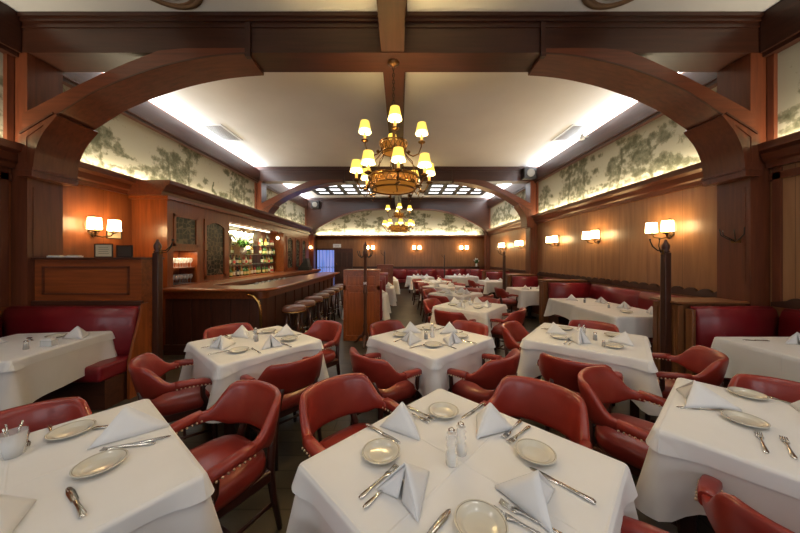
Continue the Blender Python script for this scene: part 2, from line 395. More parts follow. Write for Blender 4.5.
# ------------------------------------------------------------------ arched frames
OUT = [(-4.40, 3.23), (-4.29, 3.29), (-3.94, 3.47), (-3.51, 3.68), (-3.12, 3.85), (-2.81, 3.97)]
INN = [(-4.40, 2.99), (-4.15, 3.12), (-3.94, 3.24), (-3.72, 3.38), (-3.51, 3.50), (-3.12, 3.66), (-2.73, 3.785), (-2.34, 3.87), (-2.05, 3.91), (-1.77, 3.93)]
BRK = [(-4.40, 3.01), (-4.37, 3.01), (-3.99, 3.235), (-3.95, 3.20), (-4.02, 3.12), (-4.10, 3.02), (-4.165, 2.90), (-4.205, 2.78), (-4.23, 2.60), (-4.40, 2.60)]
def smooth(p, n=5):
    out = []
    for i in range(len(p) - 1):
        a = p[max(0, i - 1)]; b = p[i]; c = p[i + 1]; d = p[min(len(p) - 1, i + 2)]
        for k in range(n):
            t = k / n
            out.append(tuple(0.5 * (2 * b[q] + (c[q] - a[q]) * t + (2 * a[q] - 5 * b[q] + 4 * c[q] - d[q]) * t * t + (-a[q] + 3 * b[q] - 3 * c[q] + d[q]) * t ** 3) for q in (0, 1)))
    return out + [p[-1]]
OUT = smooth(OUT); INN = INN[:1] + smooth(INN[1:]); BRK = BRK[:3] + smooth(BRK[3:9]) + BRK[9:]
def mx(pts, s): return pts if s < 0 else [(-x * 0.94, z) for x, z in pts]
def frame(y0, y1, label):
    root = struct(thing(trim(), label, 'beam')); del root['category']
    MB().box(XL, y0, 3.96, XR, y1, H).box(XL, y0 - 0.05, H - 0.045, XR, y1 + 0.05, H - 0.001).box(XL, y0 - 0.025, H - 0.085, XR, y1 + 0.025, H - 0.04).box(XL, y0 - 0.012, 4.25, XR, y0 + 0.02, 4.262).build('beam', M['beamx'], root)
    for s in (-1, 1):
        xw = XL if s < 0 else XR; xp = -4.36 if s < 0 else 4.10
        MB().box(xw, y0, 0, xp, y1, 3.97).box(xw, y0 - 0.02, 0, xp - s * 0.02, y1 + 0.02, 0.18).box(xp - s * 0.001, y0 + 0.05, 1.25, xp - s * 0.008, y0 + 0.06, 2.4).build('pilaster', M['trimz'], root)
        poly = mx(OUT, s) + mx([(-2.5, 4.0), (-1.77, 4.0)], s) + mx(INN[::-1], s)
        MB().prism(poly, y0 - 0.02, y1 + 0.02, 'y').build('arch_brace', M['trimx'], root)
        MB().prism(mx([(-1.80, 3.90), (-1.74, 3.90), (-1.74, 4.30), (-1.80, 4.30)], s), y0 - 0.03, y0 + 0.02, 'y').build('joint_strap', M['beamz'], root)
        bead = mx(INN[1:], s); off = [(x, z + 0.016) for x, z in bead]
        MB().prism(bead + off[::-1], y0 - 0.032, y0 - 0.02, 'y').build('arch_bead', M['darkx'], root)
        bk = MB().prism(mx(BRK, s), y0 - 0.05, y1 + 0.05, 'y').box(xp + s * 0.04, y0 - 0.06, 2.50, xp - s * 0.13, y1 + 0.06, 2.57).box(xp + s * 0.04, y0 - 0.065, 2.57, xp - s * 0.145, y1 + 0.06, 2.60)
        bk.prism(mx([(-4.31, 2.66), (-4.31, 2.96), (-4.11, 3.09), (-4.12, 3.075), (-4.297, 2.95), (-4.297, 2.66)], s), y0 - 0.056, y0 - 0.05, 'y')
        bk = bk.build('bracket', M['trimz'], root)
        MB().prism(mx([(-4.37, 3.01), (-3.99, 3.235), (-3.985, 3.215), (-4.37, 2.985)], s), y0 - 0.064, y1 + 0.06, 'y').build('bracket_moulding', M['darkx'], bk)
    return root
frame(3.31, 3.66, 'nearest arched mahogany frame with heavy beam and curved braces')
frame(8.90, 9.24, 'second arched mahogany frame, halfway down the room')
# third frame: solid spandrels over a single wide arch
root = struct(thing(trim(), 'far arched mahogany frame with solid spandrels before the back wall', 'beam')); del root['category']
AR = [(-4.15, 2.60), (-4.12, 2.74), (-3.98, 2.90), (-3.75, 3.06), (-3.19, 3.36), (-2.8, 3.54), (-2.4, 3.67), (-1.95, 3.78), (-1.55, 3.83), (-0.9, 3.85), (0, 3.85)]
AR = smooth(AR)
arch = AR + [(-x, z) for x, z in AR[-2::-1]]
for s in (-1, 1):   # two halves keep the outline simple
    half = [(x * -s, z) for x, z in AR]
    xw = XL if s < 0 else XR
    MB().prism([(xw, 2.60)] + half + [(0, H), (xw, H)], 13.6, 13.9, 'y').build('spandrel', M['beamx'], root)
    MB().box(xw, 13.6, 0, -4.15 if s < 0 else 4.12, 13.9, 2.61).build('pilaster', M['trimz'], root)
    cur = [(x * -s, z) for x, z in AR]
    strip = cur + [(x * 1.0 + (0.0), z + 0.05) for x, z in reversed(cur)]
    MB().prism(strip, 13.57, 13.6, 'y').build('arch_moulding', M['trimx'], root)
MB().box(XL, 13.55, H - 0.10, XR, 13.95, H - 0.001).build('cornice', M['beamx'], root)
# long centre beam in three lengths
for (a, b) in ((YF, 3.31), (3.66, 8.9), (9.24, 13.6)):
    struct(MB().box(-0.22, a, 3.97, 0.05, b, H).box(-0.25, a, H - 0.05, 0.08, b, H - 0.001).build(trim(), M['beamy']))

# scalloped board along the right wall above the benches
def scallop(a, b):
    m = MB(); poly = [(a, 1.0), (a, 1.05)]; y = a
    while y < b - 0.21:
        for t in range(7): poly.append((y + 0.205 * (t + 0.5) / 7, 1.06 + 0.06 * math.sin(PI * (t + 0.5) / 7) ** 0.7))
        y += 0.205
    poly += [(b, 1.05), (b, 1.0)]
    m.prism(poly, XR - 0.035, XR, 'x')
    return m.build(trim(), M['beamy'])
for a, b in wall_bays: struct(scallop(a + 0.02, b - 0.02))
struct(MB().box(XL + 0.3, YB - 0.03, 1.0, XR - 0.3, YB, 1.09).build(trim(), M['beamx']))
# moulded panel frames on the wall ends near the camera
for s, xw in ((-1, XL), (1, XR)):
    q = lambda d: xw - s * d
    for yy in (3.20, 2.2, 0.4):
        struct(MB().box(q(0), yy, 1.0, q(0.03), yy + 0.07, 2.6).build(trim(), M['trimz']))
    struct(MB().box(q(0), -2.6, 2.46, q(0.03), 3.3, 2.54).build(trim(), M['trimy']))

# rooflight grids
for s in (-1, 1):
    xs = [s * (1.46 + 0.61 * k) for k in range(4)]; ys = (11.1, 11.7, 12.3)
    x0, x1 = min(xs) - 0.33, max(xs) + 0.33
    m = MB()
    for k in range(5):
        xx = min(xs) - 0.305 + 0.61 * k; m.box(xx - 0.09, 10.75, H - 0.06, xx + 0.09, 12.65, H - 0.002)
    for k in range(4):
        yy = 10.8 + 0.6 * k; m.box(x0, yy - 0.12, H - 0.055, x1, yy + 0.12, H - 0.003)
    r = tag(m.build('rooflight', M['iron']), 'ceiling rooflight grid with glowing panes, %s of the centre beam' % ('left' if s < 0 else 'right'), 'skylight')
    for x in xs:
        for y in ys: box('pane', M['skyglass'], x - 0.215, y - 0.18, H - 0.03, x + 0.215, y + 0.18, H - 0.01, r)

# ceiling vents
def diffuser():
    t = thing('ceiling_diffuser', '', 'vent')
    m = MB()
    for k in range(5):
        r0 = 0.36 - 0.07 * k; m.lathe([(r0, -0.002), (r0 - 0.055, -0.03 - 0.008 * k), (r0 - 0.06, -0.026 - 0.008 * k), (max(0.02, r0 - 0.02), -0.002)], (0, 0, 0), 32, False)
    m.build('cone', M['bronzepaint'], t)
    MB().lathe([(0.40, -0.001), (0.40, -0.012), (0.35, -0.016), (0.34, -0.002)], (0, 0, 0), 32, False).build('rim', M['bronzepaint'], t)
    return t
PD = Proto(diffuser)
PD.put((-2.45, 3.08 - 0.25, H), 0, 'round brown ceiling air diffuser left of the centre beam')
PD.put((2.28, 2.83, H), 0, 'round brown ceiling air diffuser right of the centre beam')
def vent():
    t = thing('ceiling_vent', '', 'vent')
    MB().box(-0.24, -0.42, -0.015, 0.24, -0.38, 0).box(-0.24, 0.38, -0.015, 0.24, 0.42, 0).box(-0.24, -0.38, -0.015, -0.2, 0.38, 0).box(0.2, -0.38, -0.015, 0.24, 0.38, 0).build('frame', M['ventwhite'], t)
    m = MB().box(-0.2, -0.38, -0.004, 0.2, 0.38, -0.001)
    m.mi = 1
    for k in range(9): m.box(-0.19 + 0.045 * k, -0.38, -0.012, -0.175 + 0.045 * k, 0.38, -0.004)
    m.build('louvre', [M['ventdark'], M['grey']], t)
    return t
PV = Proto(vent)
PV.put((-4.05, 6.45, H), 0, 'grey louvred air vent in the ceiling above the bar side')
PV.put((3.92, 6.45, H), 0, 'grey louvred air vent in the ceiling beside the small spotlight')
t = thing('spotlight', 'small white spotlight on the right ceiling beam', 'lamp', (4.02, 6.25, 4.2))
MB().tube([(0.14, 0, 0.03), (0.05, 0, 0.02), (0.02, 0, 0)], 0.012).build('bracket', M['white'], t)
MB().lathe([(0.03, 0.09), (0.045, 0.05), (0.055, -0.03), (0.05, -0.035), (0.03, -0.01)], (0, 0, 0), 14).build('housing', M['white'], t)
# speakers hung by the frames
for (x, y, z, lb) in ((-4.02, 13.47, 4.05, 'black speaker with round cone on the far left column'), (4.0, 8.78, 4.15, 'black speaker hung beside the second frame on the right')):
    t = thing('wall_speaker', lb, 'speaker', (x, y, z))
    MB().box(-0.2, -0.12, -0.17, 0.2, 0.12, 0.17, 0.02).build('cabinet', M['black'], t)
    MB().lathe([(0.12, 0.0), (0.12, 0.02), (0.10, 0.02), (0.04, 0.005), (0.001, 0.01)], (0, 0, 0), 20).build('cone', M['grey'], t, (0, -0.12, 0), (R(90), 0, 0))

# ------------------------------------------------------------------ lamps
def sconce():
    # wall plate at local x=0, projects to +x ; y along the wall
    t = thing('wall_sconce', '', 'wall lamp')
    MB().lathe([(0.001, 0), (0.045, 0), (0.05, 0.012), (0.03, 0.02), (0.001, 0.02)], (0, 0, 0), 14).build('wall_plate', M['bronze'], t, (0, 0, -0.1), (0, R(90), 0))
    MB().tube([(0.02, -0.07, -0.11), (0.03, -0.085, 0.0), (0.03, -0.06, 0.11), (0.03, 0, 0.145), (0.03, 0.06, 0.11), (0.03, 0.085, 0.0), (0.02, 0.07, -0.11), (0.02, 0, -0.18), (0.02, -0.07, -0.11)], 0.008, 6).build('back_hoop', M['bronze'], t)
    for s in (-1, 1):
        a = MB().tube([(0.02, 0, -0.15), (0.10, s * 0.05, -0.17), (0.17, s * 0.11, -0.15), (0.19, s * 0.13, -0.10)], 0.011, 7).build('arm', M['bronze'], t)
        MB().lathe([(0.012, -0.02), (0.055, -0.004), (0.057, 0.004), (0.02, 0.0)], (0.19, s * 0.13, -0.095), 14).build('drip_cup', M['bronze'], a)
        MB().lathe([(0.016, -0.09), (0.016, 0.0)], (0.19, s * 0.13, 0), 10).build('candle_tube', M['candle'], a)
        MB().lathe([(0.080, -0.07), (0.070, 0.09)], (0.19, s * 0.14, 0.0), 18, False).build('lamp_shade', M['shade_w'], a)
    return t
PS = Proto(sconce)
Z = 2.04
PS.put((XL, 4.18, Z), 0, 'two-light wall sconce on the left wall above the framed cards')
for y, lb in ((4.52, 'two-light wall sconce behind the nearest right post'), (6.15, 'two-light wall sconce, second along the right wall'), (7.72, 'two-light wall sconce just before the second frame on the right'),
              (9.85, 'two-light wall sconce just past the second frame on the right'), (11.55, 'two-light wall sconce, farthest on the right wall')):
    PS.put((XR, y, Z), PI, lb)
for x, lb in ((-1.50, 'two-light wall sconce on the back wall, nearest the blue doorway'), (0.84, 'two-light wall sconce in the middle of the back wall'), (3.22, 'two-light wall sconce on the back wall, nearest the right corner')):
    PS.put((x, YB, Z), R(-90), lb)
t = PS.put((-4.15, 13.3, 2.02), R(-90), 'two-light wall sconce on the far left column past the bar'); t.scale = (0.7, 0.7, 0.7); t.location = (-4.35, 13.6, 2.02)

def shade_parts(par, x, y, z, light):
    MB().lathe([(0.008, -0.09), (0.042, -0.07), (0.045, -0.06), (0.015, -0.055), (0.02, -0.045)], (x, y, z - 0.05), 14).build('drip_cup', M['gold'], par)
    MB().lathe([(0.016, -0.10), (0.016, -0.02)], (x, y, z), 10).build('candle_tube', M['candle'], par)
    m = MB().lathe([(0.078, -0.055), (0.072, -0.02)], (x, y, z + 0.04), 20, False)
    m.mi = 1; m.lathe([(0.072, -0.02), (0.052, 0.08)], (x, y, z + 0.04), 20, False)
    m.build('lamp_shade', [M['shade_b'], M['shade_y']], par)
def chandelier():
    t = thing('chandelier', '', 'chandelier')       # origin on the underside of the beam
    MB().lathe([(0.001, 0), (0.07, 0), (0.075, -0.012), (0.03, -0.035), (0.012, -0.05), (0.001, -0.05)], (0, 0, 0), 20).build('canopy', M['gold'], t)
    m = MB()
    for k in range(14):
        z = -0.07 - 0.042 * k; a = (k % 2) * PI / 2; pts = []
        for j in range(9):
            q = 2 * PI * j / 8; pts.append((0.014 * math.cos(q) * math.cos(a), 0.014 * math.cos(q) * math.sin(a), z + 0.027 * math.sin(q)))
        m.tube(pts, 0.0045, 5, False)
    m.build('chain', M['iron'], t)
    MB().lathe([(0.008, -0.60), (0.03, -0.62), (0.018, -0.65), (0.035, -0.69), (0.016, -0.72), (0.012, -0.9), (0.03, -0.93), (0.014, -0.97), (0.012, -1.30), (0.04, -1.35), (0.05, -1.40), (0.02, -1.46), (0.008, -1.52), (0.001, -1.54)], (0, 0, 0), 14).build('stem', M['gold'], t)
    # upper pierced crown
    m = MB().lathe([(0.17, -0.94), (0.175, -0.93), (0.175, -0.92), (0.165, -0.925)], (0, 0, 0), 32, False).lathe([(0.14, -1.05), (0.15, -1.045), (0.15, -1.03), (0.14, -1.035)], (0, 0, 0), 32, False)
    for k in range(16):
        for d in (-1, 1):
            a = 2 * PI * k / 16; b = a + d * 2 * PI / 16
            m.tube([(0.145 * math.cos(a), 0.145 * math.sin(a), -1.04), (0.172 * math.cos(b), 0.172 * math.sin(b), -0.93)], 0.006, 5)
    for k in range(4):
        a = 2 * PI * k / 4; m.tube([(0, 0, -1.0), (0.145 * math.cos(a), 0.145 * math.sin(a), -1.04)], 0.008, 5)
    m.build('upper_crown', M['gold'], t)
    MB().lathe([(0.12, -1.05), (0.155, -0.94)], (0, 0, 0), 32, False).build('amber_liner', M['amber'], t)
    # lower basket
    m = MB()
    for (r, z) in ((0.30, -1.34), (0.31, -1.36), (0.30, -1.45), (0.26, -1.50)):
        m.lathe([(r - 0.008, z - 0.008), (r + 0.008, z - 0.008), (r + 0.008, z + 0.008), (r - 0.008, z + 0.008), (r - 0.008, z - 0.008)], (0, 0, 0), 36, False)
    for k in range(24):
        for d in (-1, 1):
            a = 2 * PI * k / 24; b = a + d * PI / 24
            m.tube([(0.302 * math.cos(a), 0.302 * math.sin(a), -1.45), (0.306 * math.cos(b), 0.306 * math.sin(b), -1.36)], 0.006, 5)
    for k in range(8):
        a = 2 * PI * k / 8 + 0.2
        m.tube([(0.02, 0, -1.36), (0.15 * math.cos(a), 0.15 * math.sin(a), -1.35), (0.30 * math.cos(a), 0.30 * math.sin(a), -1.36)], 0.007, 5)
        m.tube([(0.30 * math.cos(a), 0.30 * math.sin(a), -1.36), (0.27 * math.cos(a), 0.27 * math.sin(a), -1.2), (0.18 * math.cos(a), 0.18 * math.sin(a), -1.10), (0.145 * math.cos(a), 0.145 * math.sin(a), -1.04)], 0.005, 5)
    m.build('basket_frame', M['gold'], t)
    MB().lathe([(0.292, -1.36), (0.29, -1.45), (0.25, -1.495), (0.12, -1.52), (0.02, -1.53)], (0, 0, 0), 36, False).build('amber_bowl', M['amber'], t)
    for k in range(8):
        a = R(-90 + 8) + 2 * PI * k / 8; ca, sa = math.cos(a), math.sin(a)
        pts = [(0.30, -1.42), (0.34, -1.50), (0.39, -1.50), (0.43, -1.44), (0.45, -1.38)]
        arm = MB().tube([(r * ca, r * sa, z) for r, z in pts], [0.012, 0.010, 0.009, 0.009, 0.009], 7)
        arm.tube([(0.34 * ca, 0.34 * sa, -1.50), (0.31 * ca, 0.31 * sa, -1.56), (0.34 * ca, 0.34 * sa, -1.60), (0.37 * ca, 0.37 * sa, -1.57)], 0.006, 5)
        for q in range(4): arm.sphere(((0.33 + 0.02 * q) * ca - 0.012 * (q % 2) * sa, (0.33 + 0.02 * q) * sa + 0.012 * (q % 2) * ca, -1.505 - 0.01 * (q % 3)), 0.016, 6, 4, (1.3, 1.3, 0.6))
        arm = arm.build('lower_arm', M['gold'], t)
        shade_parts(arm, 0.45 * ca, 0.45 * sa, -1.28, False)
    for k in range(4):
        a = R(-90 + 4) + 2 * PI * k / 4; ca, sa = math.cos(a), math.sin(a)
        pts = [(0.15, -1.02), (0.19, -1.06), (0.24, -1.08), (0.31, -1.05), (0.345, -0.96), (0.35, -0.90)]
        arm = MB().tube([(r * ca, r * sa, z) for r, z in pts], 0.008, 7).sphere((0.19 * ca, 0.19 * sa, -1.03), 0.022, 8, 5).build('upper_arm', M['gold'], t)
        shade_parts(arm, 0.35 * ca, 0.35 * sa, -0.79, False)
    return t
def chandelier_():
    t = chandelier()
    for c in t.children:
        if c.name.split('.')[0] not in ('canopy', 'chain'): c.location.z -= 0.065
    return t
PC = Proto(chandelier_)
ch_pos = ((-0.08, 3.48, 3.96), (-0.04, 9.07, 3.96))
PC.put(ch_pos[0], 0, 'large nearer brass chandelier with two tiers of yellow candle shades')
PC.put(ch_pos[1], 0, 'farther brass chandelier with yellow shades hanging from the second frame')
def bulb(x, y, z, e, r=0.02):
    l = bpy.data.lights.new('bulb_light', 'POINT'); l.energy = e; l.color = (1.0, 0.70, 0.30); l.shadow_soft_size = r
    o = bpy.data.objects.new('bulb_light', l); C.objects.link(o); o.location = (x, y, z)
for (cx, cy, cz) in ch_pos:
    for k in range(8):
        a = R(-82) + 2 * PI * k / 8; bulb(cx + 0.45 * math.cos(a), cy + 0.45 * math.sin(a), cz - 1.30, 10)
    for k in range(4):
        a = R(-86) + 2 * PI * k / 4; bulb(cx + 0.35 * math.cos(a), cy + 0.35 * math.sin(a), cz - 0.81, 9)

# ------------------------------------------------------------------ back bar cabinet
XC = -3.95
cab = thing('back_bar_cabinet', 'tall mahogany back bar cabinet with leaded glass doors along the left wall', 'cabinet', (0, 0, 0))
D0, D1 = 4.80, 12.25
ops = [(4.93, 5.52, 1.76, 2.33), (4.93, 5.52, 1.07, 1.68), (5.70, 6.40, 1.12, 2.34), (6.55, 9.62, 1.08, 2.38), (9.85, 10.45, 1.12, 2.30), (10.65, 11.15, 1.12, 2.30), (11.35, 11.85, 1.12, 2.30)]
m = MB()
ys = sorted(set([D0, D1] + [o[0] for o in ops] + [o[1] for o in ops]))
for a, b in zip(ys, ys[1:]):
    mid = (a + b) / 2; zz = sorted((o[2], o[3]) for o in ops if o[0] < mid < o[1]); cur = 0.95
    for (z0, z1) in zz:
        m.box(XC - 0.05, a, cur, XC, b, z0); cur = z1
    m.box(XC - 0.05, a, cur, XC, b, 2.62)
m.build('face_frame', M['barz'], cab)
MB().box(XL, D0, 0, XC, D0 + 0.04, 2.62).box(XL + 0.05, D0 - 0.012, 0.3, XC - 0.05, D0, 0.36).build('end_panel', M['barz'], cab)
MB().box(XL, D1 - 0.04, 0, XC - 0.05, D1, 2.62).build('end_panel', M['barz'], cab)
corn = [(XL, 2.60), (XC + 0.02, 2.60), (XC + 0.03, 2.66), (XC + 0.07, 2.69), (XC + 0.10, 2.75), (XC + 0.16, 2.78), (XC + 0.16, 2.84), (XL, 2.84)]
MB().prism(corn, D0 - 0.14, D1 + 0.02, 'y').build('cornice', M['trimy'], cab)
MB().box(XL, D0 - 0.06, 2.55, XC + 0.06, D1, 2.60).build('frieze_rail', M['bary'], cab)
MB().box(XL, 4.85, 0.95, XC - 0.06, D1 - 0.05, 1.07).box(XL, 4.85, 2.38, XC - 0.05, D1 - 0.05, 2.45).box(XL, 5.55, 1.07, XC - 0.05, 5.67, 2.4).box(XL, 6.42, 1.07, XC - 0.05, 6.52, 2.4).box(XL, 9.64, 1.07, XC - 0.05, 9.8, 2.4).build('carcass', M['bary'], cab)
MB().box(XL, 4.85, 1.69, XC - 0.05, 5.55, 1.75).build('glass_shelf_board', M['bary'], cab)
MB().box(XL + 0.25, 4.86, 1.36, XC - 0.06, 5.54, 1.375).build('niche_shelf', M['bary'], cab)
MB().box(XL + 0.18, 4.86, 1.08, XL + 0.22, 5.54, 1.68).build('niche_back', M['barz'], cab)
MB().box(XL + 0.02, 6.53, 1.08, XL + 0.05, 9.63, 2.38).build('mirror', M['mirror'], cab)
for i in range(3):
    MB().box(XL + 0.06, 6.54 if i < 2 else 8.02, 1.37 + 0.27 * i, XC - 0.22, 9.62, 1.378 + 0.27 * i).build('glass_shelf', M['gshelf'], cab)
MB().box(XC - 0.10, 6.6, 2.325, XC - 0.075, 8.75, 2.35).build('light_tube', M['tube'], cab)
area('display_light', (XC - 0.07, 7.7, 2.30), (0, R(22), 0), 0.05, 2.1, 30, (1, 0.95, 0.55))
for (a, b, z0, z1) in (ops[0],):
    MB().box(XC - 0.03, a + 0.0, z0, XC + 0.015, b, z0 + 0.05).box(XC - 0.03, a, z1 - 0.05, XC + 0.015, b, z1).box(XC - 0.03, a, z0, XC + 0.015, a + 0.05, z1).box(XC - 0.03, b - 0.05, z0, XC + 0.015, b, z1).build('window_sash', M['barz'], cab)
    MB().box(XC - 0.02, a + 0.05, z0 + 0.05, XC - 0.008, b - 0.05, z1 - 0.05).build('leaded_pane', M['leaded'], cab)
for (a, b, z0, z1) in (ops[2], ops[4], ops[5], ops[6]):
    w_ = b - a; d = MB()
    pts = [(a, z0), (b, z0), (b, z1)]
    d.box(XC - 0.03, a, z0, XC + 0.02, a + 0.06, z1).box(XC - 0.03, b - 0.06, z0, XC + 0.02, b, z1).box(XC - 0.03, a, z0, XC + 0.02, b, z0 + 0.07)
    ap = [(a + 0.06, z1)] + [(a + 0.06 + (w_ - 0.12) * k / 8, z1 - 0.13 + 0.08 * math.sin(PI * k / 8)) for k in range(9)] + [(b - 0.06, z1)]
    d.prism(ap, XC - 0.03, XC + 0.02, 'x')
    d = d.build('door', M['barz'], cab)
    MB().box(XC - 0.02, a + 0.06, z0 + 0.07, XC - 0.008, b - 0.06, z1 - 0.05).build('leaded_pane', M['leaded'], d)
    MB().sphere((XC + 0.035, a + 0.03, 1.7), 0.016, 8, 5).build('knob', M['brassrail'], d)
# ogee drops along the display head
m = MB()
for k in range(9):
    y = 6.7 + 0.35 * k; m.prism([(y - 0.16, 2.40), (y - 0.06, 2.385), (y, 2.35), (y + 0.06, 2.385), (y + 0.16, 2.40)], XC, XC + 0.015, 'x')
m.build('carved_drop_moulding', M['bary'], cab)
# counter of the back bar
wk = thing('back_counter', 'narrow wooden counter below the back bar shelves', 'counter')
MB().box(-3.94, 4.98, 0.97, -3.42, D1, 1.06, 0.01).build('countertop', M['bary'], wk)
MB().box(-3.94, 4.99, 0.0, -3.5, D1 - 0.03, 0.97).build('cupboard_front', M['darkz'], wk)

# ------------------------------------------------------------------ L-shaped bar with a rounded corner
bar = thing('bar_counter', 'long dark wood bar with polished top, near end turned to the wall', 'bar')
def lpath(off, rc=0.28):
    # outer outline of the bar from the wall end, round the corner, to the far end ; off = inset
    x1, y0 = -2.03 - off, 4.40 + off; r = max(0.04, rc - off)
    pts = [(-3.78, y0), (x1 - r, y0)]
    for k in range(1, 9):
        a = R(-90 + 90 * k / 8); pts.append((x1 - r + r * math.cos(a), y0 + r + r * math.sin(a)))
    pts.append((x1, 9.4 - off * 0.3)); return pts
outer = lpath(0); inner = lpath(0.55, 0.1)
inner = [(-3.78, 4.95), (-2.75, 4.95), (-2.62, 5.05), (-2.58, 5.2), (-2.58, 9.4)]
MB().prism(outer + inner[::-1], 1.03, 1.075, 'z').build('countertop', M['bary'], bar)
e = [(-3.78, 4.52)] + lpath(0.0)[1:]
m = MB(); m.tube([(x, y, 1.05) for x, y in lpath(0.0)], 0.028, 8); m.build('edge_moulding', M['bary'], bar)
f = lpath(0.16, 0.28)
g = [(-3.78, 4.66), (-2.5, 4.66), (-2.29, 4.85), (-2.29, 9.33)]
MB().prism(f + g[::-1], 0.10, 1.03, 'z').build('front_panel', M['darkz'], bar)
f2 = lpath(0.13, 0.28); MB().prism(f2 + g[::-1], 0.90, 1.03, 'z').build('rail', M['bary'], bar); MB().prism(f2 + g[::-1], 0, 0.16, 'z').build('plinth', M['darkx'], bar)
for k in range(5): MB().box(-3.7 + 0.31 * k, 4.54, 0.16, -3.66 + 0.31 * k, 4.57, 0.9).build('stile', M['darkz'], bar)
for k in range(10): MB().box(-2.2, 4.95 + 0.45 * k, 0.16, -2.17, 4.99 + 0.45 * k, 0.9).build('stile', M['darkz'], bar)
MB().box(-3.3, 5.2, 0.60, -2.60, 9.3, 0.97).build('inner_shelf', M['darky'], bar)
m = MB(); m.tube([(-2.42, 4.50, 0.98), (-2.36, 4.40, 0.985), (-2.26, 4.37, 0.96), (-2.19, 4.37, 0.88), (-2.16, 4.38, 0.75), (-2.16, 4.40, 0.45), (-2.18, 4.50, 0.2)], 0.024, 10); m.build('brass_rail', M['brassrail'], bar)
m = MB(); m.tube([(-1.93, 4.9, 0.16), (-1.93, 9.2, 0.16)], 0.022, 8); m.build('foot_rail', M['brassrail'], bar)

def stool():
    t = thing('bar_stool', '', 'stool')
    MB().lathe([(0.001, 0.0), (0.17, 0.0), (0.185, 0.03), (0.185, 0.075), (0.165, 0.10), (0.10, 0.112), (0.001, 0.115)], (0, 0, 0.665), 24).build('seat', M['stool'], t)
    MB().lathe([(0.188, 0.0), (0.193, 0.01), (0.188, 0.02)], (0, 0, 0.675), 24, False).build('seat_band', M['brassrail'], t)
    for k in range(4):
        a = R(45 + 90 * k)
        MB().tube([(0.11 * math.cos(a), 0.11 * math.sin(a), 0.67), (0.15 * math.cos(a), 0.15 * math.sin(a), 0.35), (0.19 * math.cos(a), 0.19 * math.sin(a), 0.0)], [0.018, 0.02, 0.016], 8).build('leg', M['leg'], t)
    m = MB(); m.lathe([(0.157, -0.008), (0.173, -0.008), (0.173, 0.008), (0.157, 0.008), (0.157, -0.008)], (0, 0, 0.25), 20, False); m.build('foot_ring', M['silver'], t)
    return t
PST = Proto(stool)
for k in range(8):
    lb = ['brown leather bar stool nearest the rounded bar corner', 'second brown leather bar stool from the rounded bar corner', 'third brown leather bar stool from the rounded bar corner', 'fourth brown leather bar stool from the rounded bar corner',
          'fifth brown leather bar stool along the bar', 'sixth brown leather bar stool along the bar', 'seventh brown leather bar stool along the bar', 'eighth brown leather bar stool, the farthest along the bar'][k]
    PST.put((-1.74, 4.66 + 0.52 * k, 0), 0.2 * k, lb, 'bar stools along the bar')

# bottles, glasses, flowers
rnd = random.Random(5)
bcols = [(0.30, 0.16, 0.03), (0.06, 0.16, 0.05), (0.55, 0.50, 0.30), (0.02, 0.02, 0.015), (0.45, 0.22, 0.05), (0.65, 0.68, 0.60), (0.30, 0.04, 0.02)]
bm_ = [mat('bottle_glass_%d' % i, c, 0.08, coat=0.6) for i, c in enumerate(bcols)]
lab = [mat('bottle_label_%d' % i, c, 0.6) for i, c in enumerate([(0.8, 0.76, 0.6), (0.7, 0.6, 0.25), (0.75, 0.1, 0.08)])]
def bottle(i):
    h = [0.25, 0.23, 0.21][i % 3]; r = [0.036, 0.042, 0.032][i % 3]
    m = MB().lathe([(r * 0.9, 0), (r, 0.008), (r, h * 0.58), (r * 0.8, h * 0.68), (0.013, h * 0.78), (0.013, h * 0.95), (0.016, h * 0.96), (0.016, h)], (0, 0, 0), 12)
    m.mi = 1; m.lathe([(r + 0.001, h * 0.15), (r + 0.001, h * 0.48)], (0, 0, 0), 12, False)
    return tag(m.build('bottle', [bm_[i], lab[i % 3]]), '', 'bottle')
PB = [Proto(lambda i=i: bottle(i)) for i in range(7)]
lev = [(1.071, 'on the counter below the lowest glass shelf'), (1.378, 'on the lowest glass shelf'), (1.648, 'on the middle glass shelf'), (1.918, 'on the top glass shelf')]
cname = ['amber', 'green', 'pale gold', 'black', 'brown', 'clear', 'red']
for li, (z, where) in enumerate(lev):
    y = 6.68
    while y < 9.5:
        if (li == 3 and y < 8.05) or (7.0 < y < 8.0 and li == 2) or (8.1 < y < 8.6 and li in (1, 2, 3)):
            y += 0.1; continue
        i = rnd.randrange(7)
        PB[i].put((XC - 0.30 + rnd.uniform(-0.03, 0.03), y, z), 0, '%s liquor bottle with paper label standing %s' % (cname[i], where), '%s bottles %s of the back bar' % (cname[i], where))
        y += rnd.uniform(0.10, 0.17)
def wineglass():
    m = MB().lathe([(0.032, 0), (0.032, 0.003), (0.004, 0.008), (0.004, 0.075), (0.022, 0.09), (0.036, 0.12), (0.036, 0.15), (0.031, 0.175), (0.0295, 0.175), (0.034, 0.15), (0.034, 0.12), (0.018, 0.092), (0.001, 0.085)], (0, 0, 0), 14, False)
    return tag(m.build('wine_glass', M['glass']), '', 'glass')
PG = Proto(wineglass)
for k in range(7):
    for r in range(2):
        PG.put((XC - 0.10 - 0.09 * r, 4.98 + 0.082 * k, 1.071), 0, 'stemmed wine glass standing on the counter in the lit niche', 'wine glasses in the lower row of the niche')
        PG.put((XC - 0.10 - 0.09 * r, 4.98 + 0.082 * k, 1.376), 0, 'stemmed wine glass standing on the upper niche shelf', 'wine glasses in the upper row of the niche')
area('niche_light', (XC - 0.15, 5.23, 1.67), (0, 0, 0), 0.2, 0.5, 3.0, (1, 0.75, 0.45))
